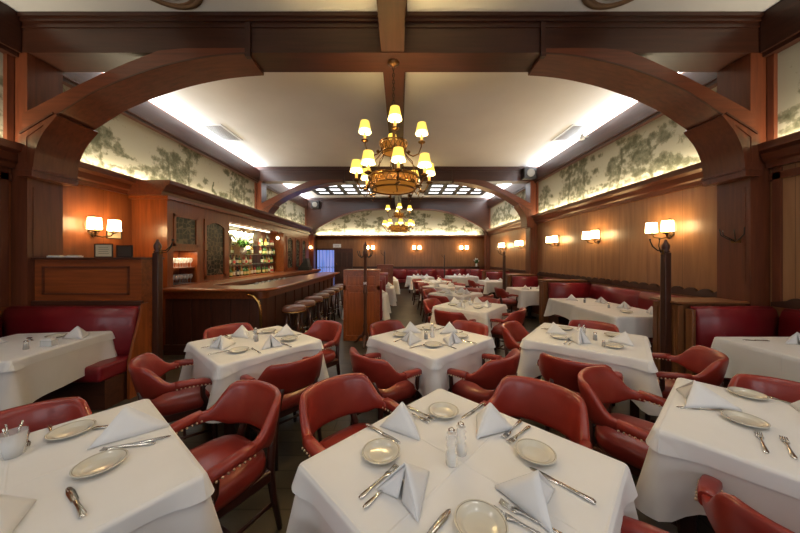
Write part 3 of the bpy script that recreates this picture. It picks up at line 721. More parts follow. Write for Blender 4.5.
def tumbler():
    m = MB().lathe([(0.028, 0), (0.034, 0.11), (0.031, 0.11), (0.026, 0.01), (0.001, 0.01)], (0, 0, 0), 14, False)
    return tag(m.build('tumbler', M['glass']), '', 'glass')
PT = Proto(tumbler)
for k in range(12):
    PT.put((-2.72 - 0.05 * (k % 2), 5.35 + 0.13 * k, 0.97), 0, 'clear tumbler standing behind the bar counter', 'tumblers behind the bar counter')
# orchids
t = thing('flower_arrangement', 'white orchids with bright green leaves on the back bar shelf', 'flowers', (XC - 0.20, 7.5, 1.649))
MB().lathe([(0.05, 0), (0.08, 0.05), (0.085, 0.12), (0.07, 0.17), (0.06, 0.17)], (0, 0, 0), 16).build('pot', M['white'], t)
m = MB(); rn = random.Random(3)
for k in range(60):
    a = rn.uniform(0, 2 * PI); l = rn.uniform(0.18, 0.42); z = rn.uniform(0.17, 0.32)
    dx, dy = math.cos(a) * 0.28, math.sin(a)
    p0 = Vector((0, 0, 0.15)); p1 = Vector((dx * l * 0.6, dy * l * 0.6, z + 0.08)); p2 = Vector((dx * l, dy * l, z))
    w_ = Vector((-dy, dx, 0)).normalized() * 0.022 + Vector((0, 0, 0.01))
    m.ring_loft([[p0 - w_ * 0.3, p0 + w_ * 0.3, p0 + Vector((0, 0, 0.004))], [p1 - w_, p1 + w_, p1 + Vector((0, 0, 0.008))], [p2 - w_ * 0.1, p2 + w_ * 0.1, p2 + Vector((0, 0, 0.002))]])
m.build('leaves', M['leaf'], t)
m = MB()
for k in range(80):
    a = rn.uniform(0, 2 * PI); rr = rn.uniform(0.05, 0.5); c = (math.cos(a) * rr * 0.22, math.sin(a) * rr, rn.uniform(0.32, 0.56))
    for q in range(5):
        b = 2 * PI * q / 5; m.sphere((c[0] + 0.008, c[1] + 0.024 * math.cos(b), c[2] + 0.024 * math.sin(b)), 0.021, 6, 4, (0.4, 1, 1))
m.build('blossoms', M['petal'], t)
# lit globe, register
t = thing('globe_lamp', 'small lit globe at the top of the back bar display', 'lamp', (XC - 0.12, 9.42, 2.2))
MB().sphere((0, 0, 0), 0.05, 12, 8).build('globe', M['globe'], t); MB().lathe([(0.02, 0.04), (0.02, 0.18)], (0, 0, 0), 8).build('socket', M['brassrail'], t)
t = thing('cash_register', 'dark cash register with slanted screen at the far end of the back counter', 'cash register', (-3.2, 11.2, 0))
t.location = (-3.68, 11.0, 1.06)
MB().box(-0.2, -0.2, 0, 0.2, 0.2, 0.14, 0.01).build('cash_drawer', M['black'], t)
MB().prism([(-0.16, 0.14), (0.16, 0.14), (0.10, 0.46), (0.04, 0.46)], -0.17, 0.17, 'y').build('screen_unit', M['black'], t)

# ------------------------------------------------------------------ blue doorway at the back left
d = struct(MB().box(-4.28, YB - 0.05, 0, -4.2, YB, 1.98).box(-3.34, YB - 0.05, 0, -3.26, YB, 1.98).box(-4.28, YB - 0.06, 1.92, -2.40, YB, 2.0).build('door_1', M['darkz']))
box('door_glass', M['bluecurtain'], -4.2, YB - 0.03, 0.02, -3.34, YB - 0.01, 1.92, d)
m = MB()
for k in range(5): m.box(-4.1 + 0.17 * k, YB - 0.045, 0.02, -4.07 + 0.17 * k, YB - 0.03, 1.92)
m.build('curtain_fold', mat('blue_curtain', (0.18, 0.25, 0.6), 0.7), d)
d2 = struct(MB().box(-3.26, YB - 0.06, 0, -2.40, YB, 1.92).build('door_2', M['darkz']))
m = MB()
for k in range(3): m.box(-3.18 + 0.27 * k, YB - 0.075, 1.05, -2.97 + 0.27 * k, YB - 0.06, 1.8)
m.build('door_panel', M['beamz'], d2)
MB().sphere((-3.2, YB - 0.08, 1.2), 0.03, 8, 6).build('door_handle', M['brassrail'], d2)
t = thing('paper_sign', 'small white paper sign above the dark back door', 'sign', (-3.2, YB - 0.012, 2.14))
MB().box(-0.20, -0.01, -0.09, 0.20, 0.0, 0.09).build('card', M['white'], t)
MB().box(-0.12, -0.012, 0.02, 0.12, -0.01, 0.03).box(-0.10, -0.012, -0.03, 0.10, -0.01, -0.02).build('print', M['ink'], t)

# ------------------------------------------------------------------ booths
def seam_back(name, par, x0, x1, y, face, z0=0.42, z1=0.97, thick=0.14, n=1):
    # back cushion whose front faces -Y (face=-1) or +Y
    m = MB(); wv = (x1 - x0) / n
    for k in range(n):
        a, b = x0 + wv * k + 0.003, x0 + wv * (k + 1) - 0.003
        rings = []
        for (zz, th) in ((z0, thick * 0.75), (z0 + 0.1, thick), (z1 - 0.12, thick * 0.85), (z1 - 0.03, thick * 0.62), (z1, thick * 0.35)):
            rings.append([(a, y, zz), (b, y, zz), (b, y + face * th * 0.93, zz), ((a + b) / 2, y + face * th, zz), (a, y + face * th * 0.93, zz)])
        m.ring_loft(rings)
    return m.build(name, M['crimson'], par)
def bench_x(par, x0, x1, yb, face, zt=0.97, n=1):
    """bench along X, wooden back at yb, sitter faces 'face' in Y"""
    seam_back('back_cushion', par, x0, x1, yb, face, 0.44, zt, 0.15, n)
    y0, y1 = sorted((yb, yb + face * 0.46))
    MB().box(x0, y0, 0.30, x1, y1, 0.46, 0.035, 3).build('seat_cushion', M['crimson'], par)
    y0, y1 = sorted((yb, yb + face * 0.40))
    MB().box(x0 + 0.01, y0, 0.0, x1 - 0.01, y1, 0.30).build('bench_base', M['darkx'], par)
def bench_y(par, xw, s, y0, y1, zt=0.97, n=1):
    """bench along the side wall; s = side"""
    m = MB(); L = (y1 - y0) / n
    for k in range(n):
        a, b = y0 + L * k + 0.003, y0 + L * (k + 1) - 0.003; rings = []
        for (zz, th) in ((0.44, 0.13), (0.55, 0.16), (zt - 0.12, 0.13), (zt - 0.03, 0.10), (zt, 0.06)):
            rings.append([(xw, a, zz), (xw, b, zz), (xw - s * th * 0.93, b, zz), (xw - s * th, (a + b) / 2, zz), (xw - s * th * 0.93, a, zz)])
        m.ring_loft(rings)
    m.build('back_cushion', M['crimson'], par)
    x0, x1 = sorted((xw, xw - s * 0.60))
    MB().box(x0, y0, 0.30, x1, y1, 0.46, 0.035, 3).build('seat_cushion', M['crimson'], par)
    x0, x1 = sorted((xw, xw - s * 0.52))
    MB().box(x0, y0 + 0.01, 0.0, x1, y1 - 0.01, 0.30).build('bench_base', M['darky'], par)
# near left
t = thing('booth_bench', 'long crimson bench along the left wall beside the nearest left booth table', 'bench', (0, 0, 0))
bench_y(t, XL + 0.02, -1, -2.2, 3.13, 1.0, 4)
t = thing('booth_bench', 'crimson leather bench below the tall wood panel on the left', 'bench')
bench_x(t, -4.50, -3.02, 3.305, -1, 1.0, 1)
t = thing('booth_divider', 'tall panelled wooden divider behind the left crimson bench', 'divider')
MB().box(-4.35, 3.37, 0, -3.08, 3.64, 1.54).build('panel', M['barx'], t)
MB().box(-4.35, 3.33, 1.54, -3.05, 3.67, 1.565, 0.006).box(-4.35, 3.335, 1.0, -3.05, 3.37, 1.05).build('ledge', M['darkx'], t)
MB().box(-4.25, 3.355, 1.12, -3.22, 3.37, 1.14).box(-4.25, 3.355, 1.44, -3.22, 3.37, 1.46).box(-4.25, 3.355, 1.12, -4.23, 3.37, 1.46).box(-3.24, 3.355, 1.12, -3.22, 3.37, 1.46).build('panel_moulding', M['trimx'], t)
MB().prism([(3.12, 0), (3.36, 0), (3.36, 1.03), (3.29, 1.03), (3.23, 0.8), (3.17, 0.6), (3.12, 0.4)], -3.01, -2.98, 'x').build('bench_end', M['barz'], t)
# near right
t = thing('booth_bench', 'long crimson bench along the right wall beside the front right booth table', 'bench')
bench_y(t, XR - 0.02, 1, -2.2, 3.13, 1.0, 4)
t = thing('booth_bench', 'crimson leather bench against the near side of the right wood divider', 'bench')
bench_x(t, 3.38, 4.28, 3.305, -1, 1.0, 1)
MB().box(3.33, 3.22, 0, 3.37, 3.305, 0.97, 0.01).build('bench_end', M['oakz'], t)
def divider(y0, y1, lb):
    t = thing('booth_divider', lb, 'divider')
    MB().box(3.34, y0 + 0.02, 0, 4.09 if 3 < y0 < 4 or 8.3 < y0 < 9.1 else 4.28, y1 - 0.02, 1.02).build('panel', M['oakz'], t)
    MB().box(3.27, y0, 0, 3.34, y1, 1.0).box(3.262, y0 + 0.04, 0.1, 3.272, y0 + 0.07, 0.95).box(3.262, y1 - 0.07, 0.1, 3.272, y1 - 0.04, 0.95).build('end_post', M['oakz'], t)
    MB().box(3.24, y0 - 0.02, 1.02, 4.09 if 3 < y0 < 4 or 8.3 < y0 < 9.1 else 4.28, y1 + 0.02, 1.045, 0.006).build('ledge', M['oakx'], t)
    return t
divider(3.33, 3.66, 'low wooden divider with ledge behind the near right crimson bench')
divider(6.45, 6.65, 'low wooden divider between the second and third right booths')
divider(8.55, 8.85, 'low wooden divider beside the thin post before the second frame')
divider(11.1, 11.3, 'farthest low wooden divider along the right wall')
for (a, b, nm, nb) in ((3.70, 6.42, 'second', 2), (6.68, 8.52, 'third', 2), (9.26, 11.08, 'fourth', 2), (11.32, 13.58, 'fifth', 2)):
    t = thing('booth_bench', 'crimson bench along the right wall in the %s booth from the front' % nm, 'bench')
    bench_y(t, XR - 0.02, 1, a, b - 0.16, 0.97, nb)
    t = thing('booth_bench', 'crimson bench end facing the camera in the %s right booth' % nm, 'bench')
    bench_x(t, 3.36, 4.28 if b < 8 or 10 < b < 12 else 4.1, b, -1, 0.99, 1)
t = thing('booth_bench', 'long crimson bench against the back wall', 'bench')
bench_x(t, -1.2, 4.1, YB - 0.04, -1, 0.97, 7)
# centre booth row behind the station
def station(x0, x1, y0, y1, zt, lb):
    t = thing('service_station', lb, 'cabinet')
    MB().box(x0 + 0.02, y0 + 0.015, 0, x1 - 0.02, y1, zt - 0.03).build('body', M['barz'], t)
    MB().box(x0, y0 - 0.01, zt - 0.03, x1, y1 + 0.02, zt, 0.008).build('top', M['barx'], t)
    MB().box(x0, y0, 0, x1, y0 + 0.03, 0.10).box(x0, y0, 0.10, x0 + 0.05, y0 + 0.015, zt - 0.03).box(x1 - 0.05, y0, 0.10, x1, y0 + 0.015, zt - 0.03).box(x0, y0, 0.95, x1, y0 + 0.015, 1.03).box(x0, y0, zt - 0.1, x1, y0 + 0.014, zt - 0.03).build('rail', M['bary'], t)
    for (za, zb) in ((0.16, 0.90), (1.06, zt - 0.12)):
        MB().box(x0 + 0.09, y0 + 0.005, za, x1 - 0.09, y0 + 0.02, zb, 0.006).build('door_panel', M['barz'], t)
    return t
station(-1.06, -0.38, 5.30, 5.62, 1.33, 'tall panelled mahogany service station at the head of the aisle')
station(-0.74, -0.22, 9.05, 9.3, 1.33, 'farther mahogany partition in the centre booth row')
for (y, f, lb) in ((5.64, 1, 'crimson bench behind the tall service station'), (7.08, -1, 'first crimson bench facing the station back in the centre row'), (7.12, 1, 'second crimson bench in the centre row'), (8.62, -1, 'third crimson bench in the centre row'), (9.32, 1, 'fourth crimson bench in the centre row'), (11.2, -1, 'farthest crimson bench in the centre row')):
    t = thing('booth_bench', lb, 'bench')
    bench_x(t, -1.1, -0.36, y, f, 1.1)

# posts with finials and coat hooks
def post():
    t = thing('coat_post', '', 'coat post')
    MB().box(-0.036, -0.036, 0, 0.036, 0.036, 1.62, 0.008).box(-0.055, -0.055, 0, 0.055, 0.055, 0.14, 0.006).build('shaft', M['beamz'], t)
    MB().lathe([(0.03, 0), (0.045, 0.015), (0.03, 0.03), (0.04, 0.06), (0.042, 0.09), (0.02, 0.13), (0.012, 0.16), (0.001, 0.165)], (0, 0, 1.62), 12).build('finial', M['darkz'], t)
    h = MB().box(-0.045, -0.02, 1.60, -0.034, 0.02, 1.66, 0.003).build('hook_plate', M['gold'], t)
    MB().tube([(-0.05, 0, 1.64), (-0.10, 0, 1.65), (-0.16, 0, 1.70), (-0.19, 0, 1.77)], 0.007, 6).tube([(-0.05, 0.0, 1.62), (-0.09, -0.03, 1.63), (-0.13, -0.05, 1.70), (-0.13, -0.06, 1.77)], 0.006, 6).sphere((-0.19, 0, 1.78), 0.012, 6, 5).sphere((-0.13, -0.06, 1.78), 0.011, 6, 5).build('hook', M['iron'], h)
    return t
PP = Proto(post)
PP.put((-2.93, 3.42, 0), PI, 'dark coat post with pointed finial at the left booth end')
PP.put((3.22, 3.43, 0), 0, 'dark coat post with curled hook at the nearest right booth end')
PP.put((3.20, 8.70, 0), 0, 'thin dark post at the aisle end of the third right booth')
t = PP.put((-0.50, 9.18, 0), 0, 'short dark post rising behind the farther mahogany partition'); t.scale = (0.7, 0.7, 1)
t = PP.put((2.12, 13.5, 0), 0, 'thin dark post standing before the back wall bench'); t.scale = (0.8, 0.8, 0.95)
t = thing('coat_stand', 'free-standing coat stand with curled hooks before the service station', 'coat stand', (-0.62, 5.05, 0))
MB().lathe([(0.05, 0.12), (0.06, 0.2), (0.035, 0.26), (0.045, 0.34), (0.03, 0.4), (0.028, 0.9), (0.045, 0.95), (0.03, 1.0), (0.026, 1.55), (0.045, 1.58), (0.05, 1.66), (0.03, 1.70), (0.035, 1.76), (0.012, 1.83), (0.001, 1.84)], (0, 0, 0), 14).build('pole', M['darkz'], t)
for k in range(3):
    a = R(-90 + 120 * k); MB().tube([(0.03 * math.cos(a), 0.03 * math.sin(a), 0.17), (0.12 * math.cos(a), 0.12 * math.sin(a), 0.13), (0.18 * math.cos(a), 0.18 * math.sin(a), 0.05), (0.24 * math.cos(a), 0.24 * math.sin(a), 0.02)], [0.03, 0.026, 0.02, 0.018], 8).build('foot', M['darkz'], t)
for k in range(4):
    a = R(45 + 90 * k) ; MB().tube([(0.03 * math.cos(a), 0.03 * math.sin(a), 1.60), (0.09 * math.cos(a), 0.09 * math.sin(a), 1.56), (0.15 * math.cos(a), 0.15 * math.sin(a), 1.60), (0.17 * math.cos(a), 0.17 * math.sin(a), 1.68)], 0.008, 6).build('hook', M['iron'], t)
MB().box(-0.03, -0.05, 1.08, 0.03, -0.03, 1.13, 0.004).build('clip', M['silver'], t)
# coat hook on the right pilaster
t = thing('coat_hook', 'iron coat hook with two curled prongs on the right pilaster', 'coat hook', (4.10, 3.45, 1.76))
MB().box(-0.012, -0.05, -0.02, -0.001, 0.05, 0.03, 0.003).build('plate', M['gold'], t)
for s in (-1, 1): MB().tube([(-0.01, 0, 0.0), (-0.03, s * 0.06, 0.03), (-0.05, s * 0.12, 0.08), (-0.06, s * 0.13, 0.16)], 0.006, 6).tube([(-0.01, 0, 0), (-0.05, s * 0.03, 0.04), (-0.09, s * 0.06, 0.08), (-0.10, s * 0.06, 0.14)], 0.005, 6).build('prong', M['iron'], t)
# framed cards on the left divider and wall
def framed(lb, loc, w_, h_, rz, fm, pm, tilt=0):
    t = thing('picture_frame', lb, 'picture', loc, rz)
    p = MB().box(-w_ / 2, -0.01, 0, w_ / 2, 0.0, 0.012).box(-w_ / 2, -0.01, h_ - 0.012, w_ / 2, 0, h_).box(-w_ / 2, -0.01, 0.012, -w_ / 2 + 0.012, 0, h_ - 0.012).box(w_ / 2 - 0.012, -0.01, 0.012, w_ / 2, 0, h_ - 0.012).build('frame', fm, t)
    MB().box(-w_ / 2 + 0.012, -0.004, 0.012, w_ / 2 - 0.012, 0, h_ - 0.012).build('card', pm, t)
    m = MB()
    for k in range(4): m.box(-w_ * 0.28, -0.006, h_ * (0.28 + 0.15 * k), w_ * (0.28 - 0.04 * (k % 2)), -0.004, h_ * (0.28 + 0.15 * k) + 0.004)
    m.build('print', M['ink'], t)
    return t
framed('black-framed cream card standing on the left divider ledge', (-3.68, 3.52, 1.565), 0.23, 0.17, 0, M['frame'], M['paper'])
framed('dark bronze-toned framed card beside the cream card on the ledge', (-3.42, 3.52, 1.565), 0.20, 0.15, 0, M['frame'], M['plaque'])
framed('cream framed notice hung on the left wall behind the ledge', (XL + 0.003, 4.50, 1.86), 0.24, 0.22, R(90), M['frame'], M['paper'])
for x, lb in ((-4.28, 'small white card holder on the ledge near the pilaster'), (-4.05, 'longer white card holder on the ledge below the sconce')):
    t = thing('card_holder', lb, 'card holder', (x, 3.52, 1.565))
    MB().box(-0.08, -0.03, 0, 0.08, 0.03, 0.02, 0.003).build('tray', M['white'], t); MB().box(-0.07, -0.02, 0.02, 0.07, 0.02, 0.028).build('cards', M['paper'], t)
# vase on the back bench top
t = thing('flower_vase', 'white vase of dark leafy stems in the back right corner', 'vase', (3.95, 13.98, 0.97))
t.location = (3.86, 14.30, 1.09); t.scale = (0.9, 0.6, 1)
MB().lathe([(0.045, 0), (0.06, 0.03), (0.05, 0.10), (0.055, 0.16), (0.045, 0.16)], (0, 0, 0), 14).build('vase', M['white'], t)
m = MB(); m2 = MB()
for k in range(22):
    a = rn.uniform(0, 2 * PI); rr = rn.uniform(0.04, 0.17); h_ = rn.uniform(0.25, 0.42)
    m.tube([(0, 0, 0.12), (rr * 0.6 * math.cos(a), -abs(rr * 0.6 * math.sin(a)), h_ * 0.7), (rr * math.cos(a), -abs(rr * math.sin(a)), h_)], [0.006, 0.018, 0.006], 5)
    if k % 2: m2.sphere((rr * math.cos(a), -abs(rr * math.sin(a)), h_ + 0.01), 0.025, 6, 4)
m.build('foliage', M['darkleaf'], t); m2.build('blossoms', M['petal'], t)
struct(MB().box(3.6, YB - 0.16, 1.075, 4.3, YB, 1.09).build(trim(), M['beamx']))

# ------------------------------------------------------------------ tables, cloths
def cloth_mesh(sx, sy, top, drop, corner, seed, amp=1.0, flare=0.012, mid_gather=0.008, thick=0.0):
    rnd = random.Random(seed); ph = [rnd.uniform(0, 6.28) for _ in range(4)]
    hx, hy, rc = sx / 2, sy / 2, 0.018
    per = []   # (x, y, nx, ny, cornerness, t)
    def side(p0, p1, n, nr):
        for k in range(n):
            f = k / n; x = p0[0] + (p1[0] - p0[0]) * f; y = p0[1] + (p1[1] - p0[1]) * f
            L = math.hypot(p1[0] - p0[0], p1[1] - p0[1]); dc = min(f, 1 - f) * L
            per.append([x, y, nr[0], nr[1], math.exp(-(dc / 0.13) ** 2), dc])
    def cor(cx, cy, a0):
        for k in range(8):
            a = a0 + (PI / 2) * k / 8; per.append([cx + rc * math.cos(a), cy + rc * math.sin(a), math.cos(a), math.sin(a), 1.0, 0])
    n = 22
    side((hx, -hy + rc), (hx, hy - rc), n, (1, 0)); cor(hx - rc, hy - rc, 0)
    side((hx - rc, hy), (-hx + rc, hy), n, (0, 1)); cor(-hx + rc, hy - rc, PI / 2)
    side((-hx, hy - rc), (-hx, -hy + rc), n, (-1, 0)); cor(-hx + rc, -hy + rc, PI)
    side((-hx + rc, -hy), (hx - rc, -hy), n, (0, -1)); cor(hx - rc, -hy + rc, -PI / 2)
    N_ = len(per); bm = bmesh.new(); rings = []
    for q in (0.0, 0.35, 0.7, 0.93):
        if q == 0: continue
        rings.append([(p[0] * q, p[1] * q, top + 0.0012 * math.sin(7 * p[0] * q + ph[0]) * math.sin(6 * p[1] * q + ph[1])) for p in per])
    rings.append([(p[0] * 0.99, p[1] * 0.99, top) for p in per])
    rings.append([(p[0] + p[2] * 0.006, p[1] + p[3] * 0.006, top - 0.006) for p in per])
    steps = 9
    for j in range(1, steps + 1):
        v = j / steps; rg = []
        for i, p in enumerate(per):
            c = p[4]; t = 2 * PI * i / N_
            L = drop + (corner - drop) * c + 0.012 * math.sin(3 * t + ph[2])
            wave = mid_gather * math.sin(11 * t + ph[0]) * (0.5 + 0.5 * math.sin(5 * t + ph[3])) * amp
            # ears: gathered fold either side of the corner
            dip = math.exp(-((p[5] - 0.12) / 0.05) ** 2) if c < 0.999 else 0
            off = 0.008 + v * (flare + 0.075 * (c ** 4) * amp - 0.022 * dip * amp) + v * wave
            off = max(off, 0.008)
            rg.append((p[0] + p[2] * off, p[1] + p[3] * off, top - 0.006 - L * v * (1 - 0.03 * c * v)))
        rings.append(rg)
    vr = [[bm.verts.new(p) for p in r] for r in rings]
    c0 = bm.verts.new((0, 0, top))
    for i in range(N_): bm.faces.new((c0, vr[0][i], vr[0][(i + 1) % N_]))
    for a, b in zip(vr, vr[1:]):
        for i in range(N_): bm.faces.new((a[i], b[i], b[(i + 1) % N_], a[(i + 1) % N_]))
    for f in bm.faces: f.smooth = True
    bmesh.ops.recalc_face_normals(bm, faces=bm.faces)
    me = bpy.data.meshes.new('tablecloth'); bm.to_mesh(me); bm.free(); return me
def cap(s): return s
def make_table(cx, cy, sx, sy, rot, desc, drop=0.27, corner=0.40, legs=True, topper=True, seed=1, under='cloth2', ped=(0, 0)):
    rz = R(rot)
    t = thing('dining_table', 'dark wooden table under the white cloth of %s' % desc, 'table', (cx, cy, 0), rz)
    MB().box(-sx / 2 + 0.01, -sy / 2 + 0.01, 0.705, sx / 2 - 0.01, sy / 2 - 0.01, 0.738, 0.004).build('tabletop', M['darkx'], t)
    if legs:
        for a in (-1, 1):
            for b in (-1, 1):
                x, y = a * (sx / 2 - 0.10), b * (sy / 2 - 0.10)
                MB().box(x - 0.03, y - 0.03, 0, x + 0.03, y + 0.03, 0.705, 0.005).build('leg', M['leg'], t)
    else:
        MB().lathe([(0.05, 0.03), (0.035, 0.12), (0.035, 0.66), (0.09, 0.705)], (ped[0], ped[1], 0), 14).build('pedestal', M['iron'], t)
        MB().lathe([(0.17, 0.0), (0.17, 0.015), (0.05, 0.04)], (ped[0], ped[1], 0), 18).build('base', M['iron'], t)
    me = cloth_mesh(sx, sy, 0.742, drop, corner, seed); me.materials.append(M[under if topper else 'cloth'])
    o = bpy.data.objects.new('tablecloth', me); C.objects.link(o); o.location = (cx, cy, 0); o.rotation_euler = (0, 0, rz)
    tag(o, ('long white undercloth hanging from %s' if topper else 'white tablecloth draped over %s') % desc, 'tablecloth')
    if topper:
        me = cloth_mesh(sx + 0.016, sy + 0.016, 0.7465, 0.062, 0.085, seed + 50, 0.30, 0.004, 0.002); me.materials.append(M['cloth'])
        o = bpy.data.objects.new('top_cloth', me); C.objects.link(o); o.location = (cx, cy, 0); o.rotation_euler = (0, 0, rz)
        tag(o, 'short white top cloth laid over %s' % desc, 'tablecloth')
ZT = 0.748
# small things for the tables
def plate():
    t = thing('bread_plate', '', 'plate')
    MB().lathe([(0.001, 0.001), (0.042, 0.001), (0.048, 0.004), (0.074, 0.016), (0.079, 0.019), (0.0795, 0.0215), (0.077, 0.0225), (0.073, 0.021), (0.058, 0.0165), (0.053, 0.009), (0.047, 0.0065), (0.001, 0.006)], (0, 0, 0), 32, False).build('dish', M['china'], t)
    MB().lathe([(0.0745, 0.0217), (0.0735, 0.0222), (0.0725, 0.0214)], (0, 0, 0), 32, False).build('rim_line', M['china_rim'], t)
    return t
def fork():
    m = MB()
    m.ring_loft([[(-a, y, z), (a, y, z), (a, y, z + th), (-a, y, z + th)] for (y, a, z, th) in ((-0.095, 0.005, 0.002, 0.002), (-0.08, 0.0085, 0.002, 0.0025), (-0.03, 0.0045, 0.004, 0.0025), (0.02, 0.003, 0.005, 0.0025), (0.035, 0.006, 0.004, 0.0025), (0.048, 0.0115, 0.002, 0.002), (0.056, 0.0118, 0.0015, 0.002))])
    for k in range(4):
        x = -0.0095 + 0.0063 * k
        m.ring_loft([[(x - 0.0017, y, z), (x + 0.0017, y, z), (x + 0.0017, y, z + 0.002), (x - 0.0017, y, z + 0.002)] for (y, z) in ((0.056, 0.0015), (0.08, 0.002), (0.10, 0.006))])
    return tag(m.build('fork', M['silver']), '', 'fork')
def knife():
    m = MB(); m.ring_loft([[(-a, y, 0.001), (a, y, 0.001), (a, y, 0.001 + th), (-a, y, 0.001 + th)] for (y, a, th) in ((-0.11, 0.006, 0.005), (-0.10, 0.009, 0.007), (-0.04, 0.006, 0.006), (0.0, 0.006, 0.006), (0.006, 0.010, 0.002), (0.07, 0.011, 0.002), (0.10, 0.007, 0.002), (0.11, 0.001, 0.002))])
    return tag(m.build('table_knife', M['silver']), '', 'knife')
def spoon():
    m = MB(); m.ring_loft([[(-a, y, 0.002), (a, y, 0.002), (a, y, 0.0045), (-a, y, 0.0045)] for (y, a) in ((-0.09, 0.006), (-0.08, 0.009), (-0.03, 0.004), (0.035, 0.003))])
    m.sphere((0, 0.065, 0.006), 0.034, 14, 8, (0.6, 1, 0.16))
    return tag(m.build('spoon', M['silver']), '', 'spoon')
def napkin():
    # folded triangle propped as a small tent
    m = MB()
    A = Vector((0, 0.02, 0.118)); B = Vector((0, -0.135, 0.006)); FL = Vector((-0.105, 0.072, 0.001)); FR = Vector((0.105, 0.072, 0.001)); F = Vector((0, 0.045, 0.002))
    def sheet(p, q, r, th=0.0035, bulge=0.006):
        # curved triangle sheet with thickness
        nrm = (q - p).cross(r - p).normalized(); n = 6; V = {}
        for side_ in (0, 1):
            for i in range(n + 1):
                for j in range(n + 1 - i):
                    a = i / n; b = j / n; pt = p * (1 - a - b) + q * a + r * b
                    pt = pt + nrm * (bulge * 16 * a * b * (1 - a - b) * 1.5 + th * side_)
                    pt.z = max(pt.z, 0.0005)
                    V[(side_, i, j)] = m.bm.verts.new(pt)
        for side_ in (0, 1):
            for i in range(n):
                for j in range(n - i):
                    m._f((V[(side_, i, j)], V[(side_, i + 1, j)], V[(side_, i, j + 1)]), True)
                    if i + j < n - 1: m._f((V[(side_, i + 1, j)], V[(side_, i + 1, j + 1)], V[(side_, i, j + 1)]), True)
        edge = [(i, 0) for i in range(n)] + [(n - j, j) for j in range(n)] + [(0, n - j) for j in range(n)]
        for k in range(len(edge)):
            e0, e1 = edge[k], edge[(k + 1) % len(edge)]
            m._f((V[(0,) + e0], V[(0,) + e1], V[(1,) + e1], V[(1,) + e0]))
    sheet(A, FL, B, 0.004, 0.008); sheet(A, B, FR, 0.004, 0.008)
    sheet(A - Vector((0, 0.012, 0.012)), F + Vector((-0.01, 0, 0)), FL * 0.96, 0.003, 0.004)
    sheet(A - Vector((0, 0.012, 0.012)), FR * 0.96, F + Vector((0.01, 0, 0)), 0.003, 0.004)
    # lower hem fold lying on the table
    m.ring_loft([[(-0.108, 0.074, 0.0005), (-0.1, 0.06, 0.0005), (-0.1, 0.06, 0.006), (-0.108, 0.074, 0.006)], [(0.0 - 0.004, -0.136, 0.0005), (0.006, -0.128, 0.0005), (0.006, -0.128, 0.006), (-0.004, -0.136, 0.006)]])
    return tag(m.build('napkin', M['napkin']), '', 'napkin')
def mill():
    t = thing('salt_shaker', '', 'shaker')
    MB().lathe([(0.023, 0), (0.024, 0.004), (0.022, 0.045), (0.0165, 0.058), (0.0225, 0.072), (0.0165, 0.086), (0.0225, 0.100), (0.014, 0.113), (0.019, 0.122)], (0, 0, 0), 18).build('acrylic_body', M['glass'], t)
    MB().lathe([(0.014, 0.006), (0.014, 0.045)], (0, 0, 0), 12).build('salt', M['salt'], t)
    MB().lathe([(0.008, 0.123), (0.014, 0.129), (0.014, 0.136), (0.006, 0.143), (0.001, 0.144)], (0, 0, 0), 14).build('cap', M['silver'], t)
    return t
def pshaker():
    t = thing('pepper_shaker', '', 'shaker')
    MB().lathe([(0.019, 0), (0.020, 0.004), (0.017, 0.055), (0.015, 0.06)], (0, 0, 0), 14).build('glass_jar', M['glass'], t)
    MB().lathe([(0.0165, 0.004), (0.0155, 0.042)], (0, 0, 0), 12).build('pepper', M['pepper'], t)
    MB().lathe([(0.0165, 0.06), (0.0165, 0.07), (0.010, 0.078), (0.001, 0.079)], (0, 0, 0), 14).build('cap', M['silver'], t)
    return t
def caddy():
    t = thing('sugar_caddy', '', 'caddy')
    MB().box(-0.045, -0.03, 0, 0.045, 0.03, 0.004).box(-0.045, -0.03, 0.004, 0.045, -0.027, 0.055).box(-0.045, 0.027, 0.004, 0.045, 0.03, 0.055).box(-0.045, -0.027, 0.004, -0.042, 0.027, 0.055).box(0.042, -0.027, 0.004, 0.045, 0.027, 0.055).build('glass_box', M['glass'], t)
    m = MB()
    for k in range(9): m.box(-0.038 + 0.0085 * k, -0.024, 0.005, -0.032 + 0.0085 * k, 0.024, 0.068 + 0.004 * (k % 3))
    m.build('sugar_packets', M['white'], t)
    return t
def jar():
    t = thing('condiment_glass', '', 'glass')
    MB().lathe([(0.03, 0), (0.034, 0.005), (0.04, 0.10), (0.0375, 0.10), (0.031, 0.012), (0.001, 0.01)], (0, 0, 0), 20, False).build('tumbler', M['glass'], t)
    MB().lathe([(0.03, 0.012), (0.0345, 0.06), (0.001, 0.062)], (0, 0, 0), 18).build('napkin_roll', M['napkin'], t)
    m = MB()
    for k in range(4): a = 2 * PI * k / 4; m.tube([(0.015 * math.cos(a), 0.015 * math.sin(a), 0.065), (0.03 * math.cos(a), 0.03 * math.sin(a), 0.13)], [0.002, 0.004], 5)
    m.build('picks', M['silver'], t)
    return t
PPL, PF, PK, PSP, PN, PM, PPS, PCD, PJ = Proto(plate), Proto(fork), Proto(knife), Proto(spoon), Proto(napkin), Proto(mill), Proto(pshaker), Proto(caddy), Proto(jar)

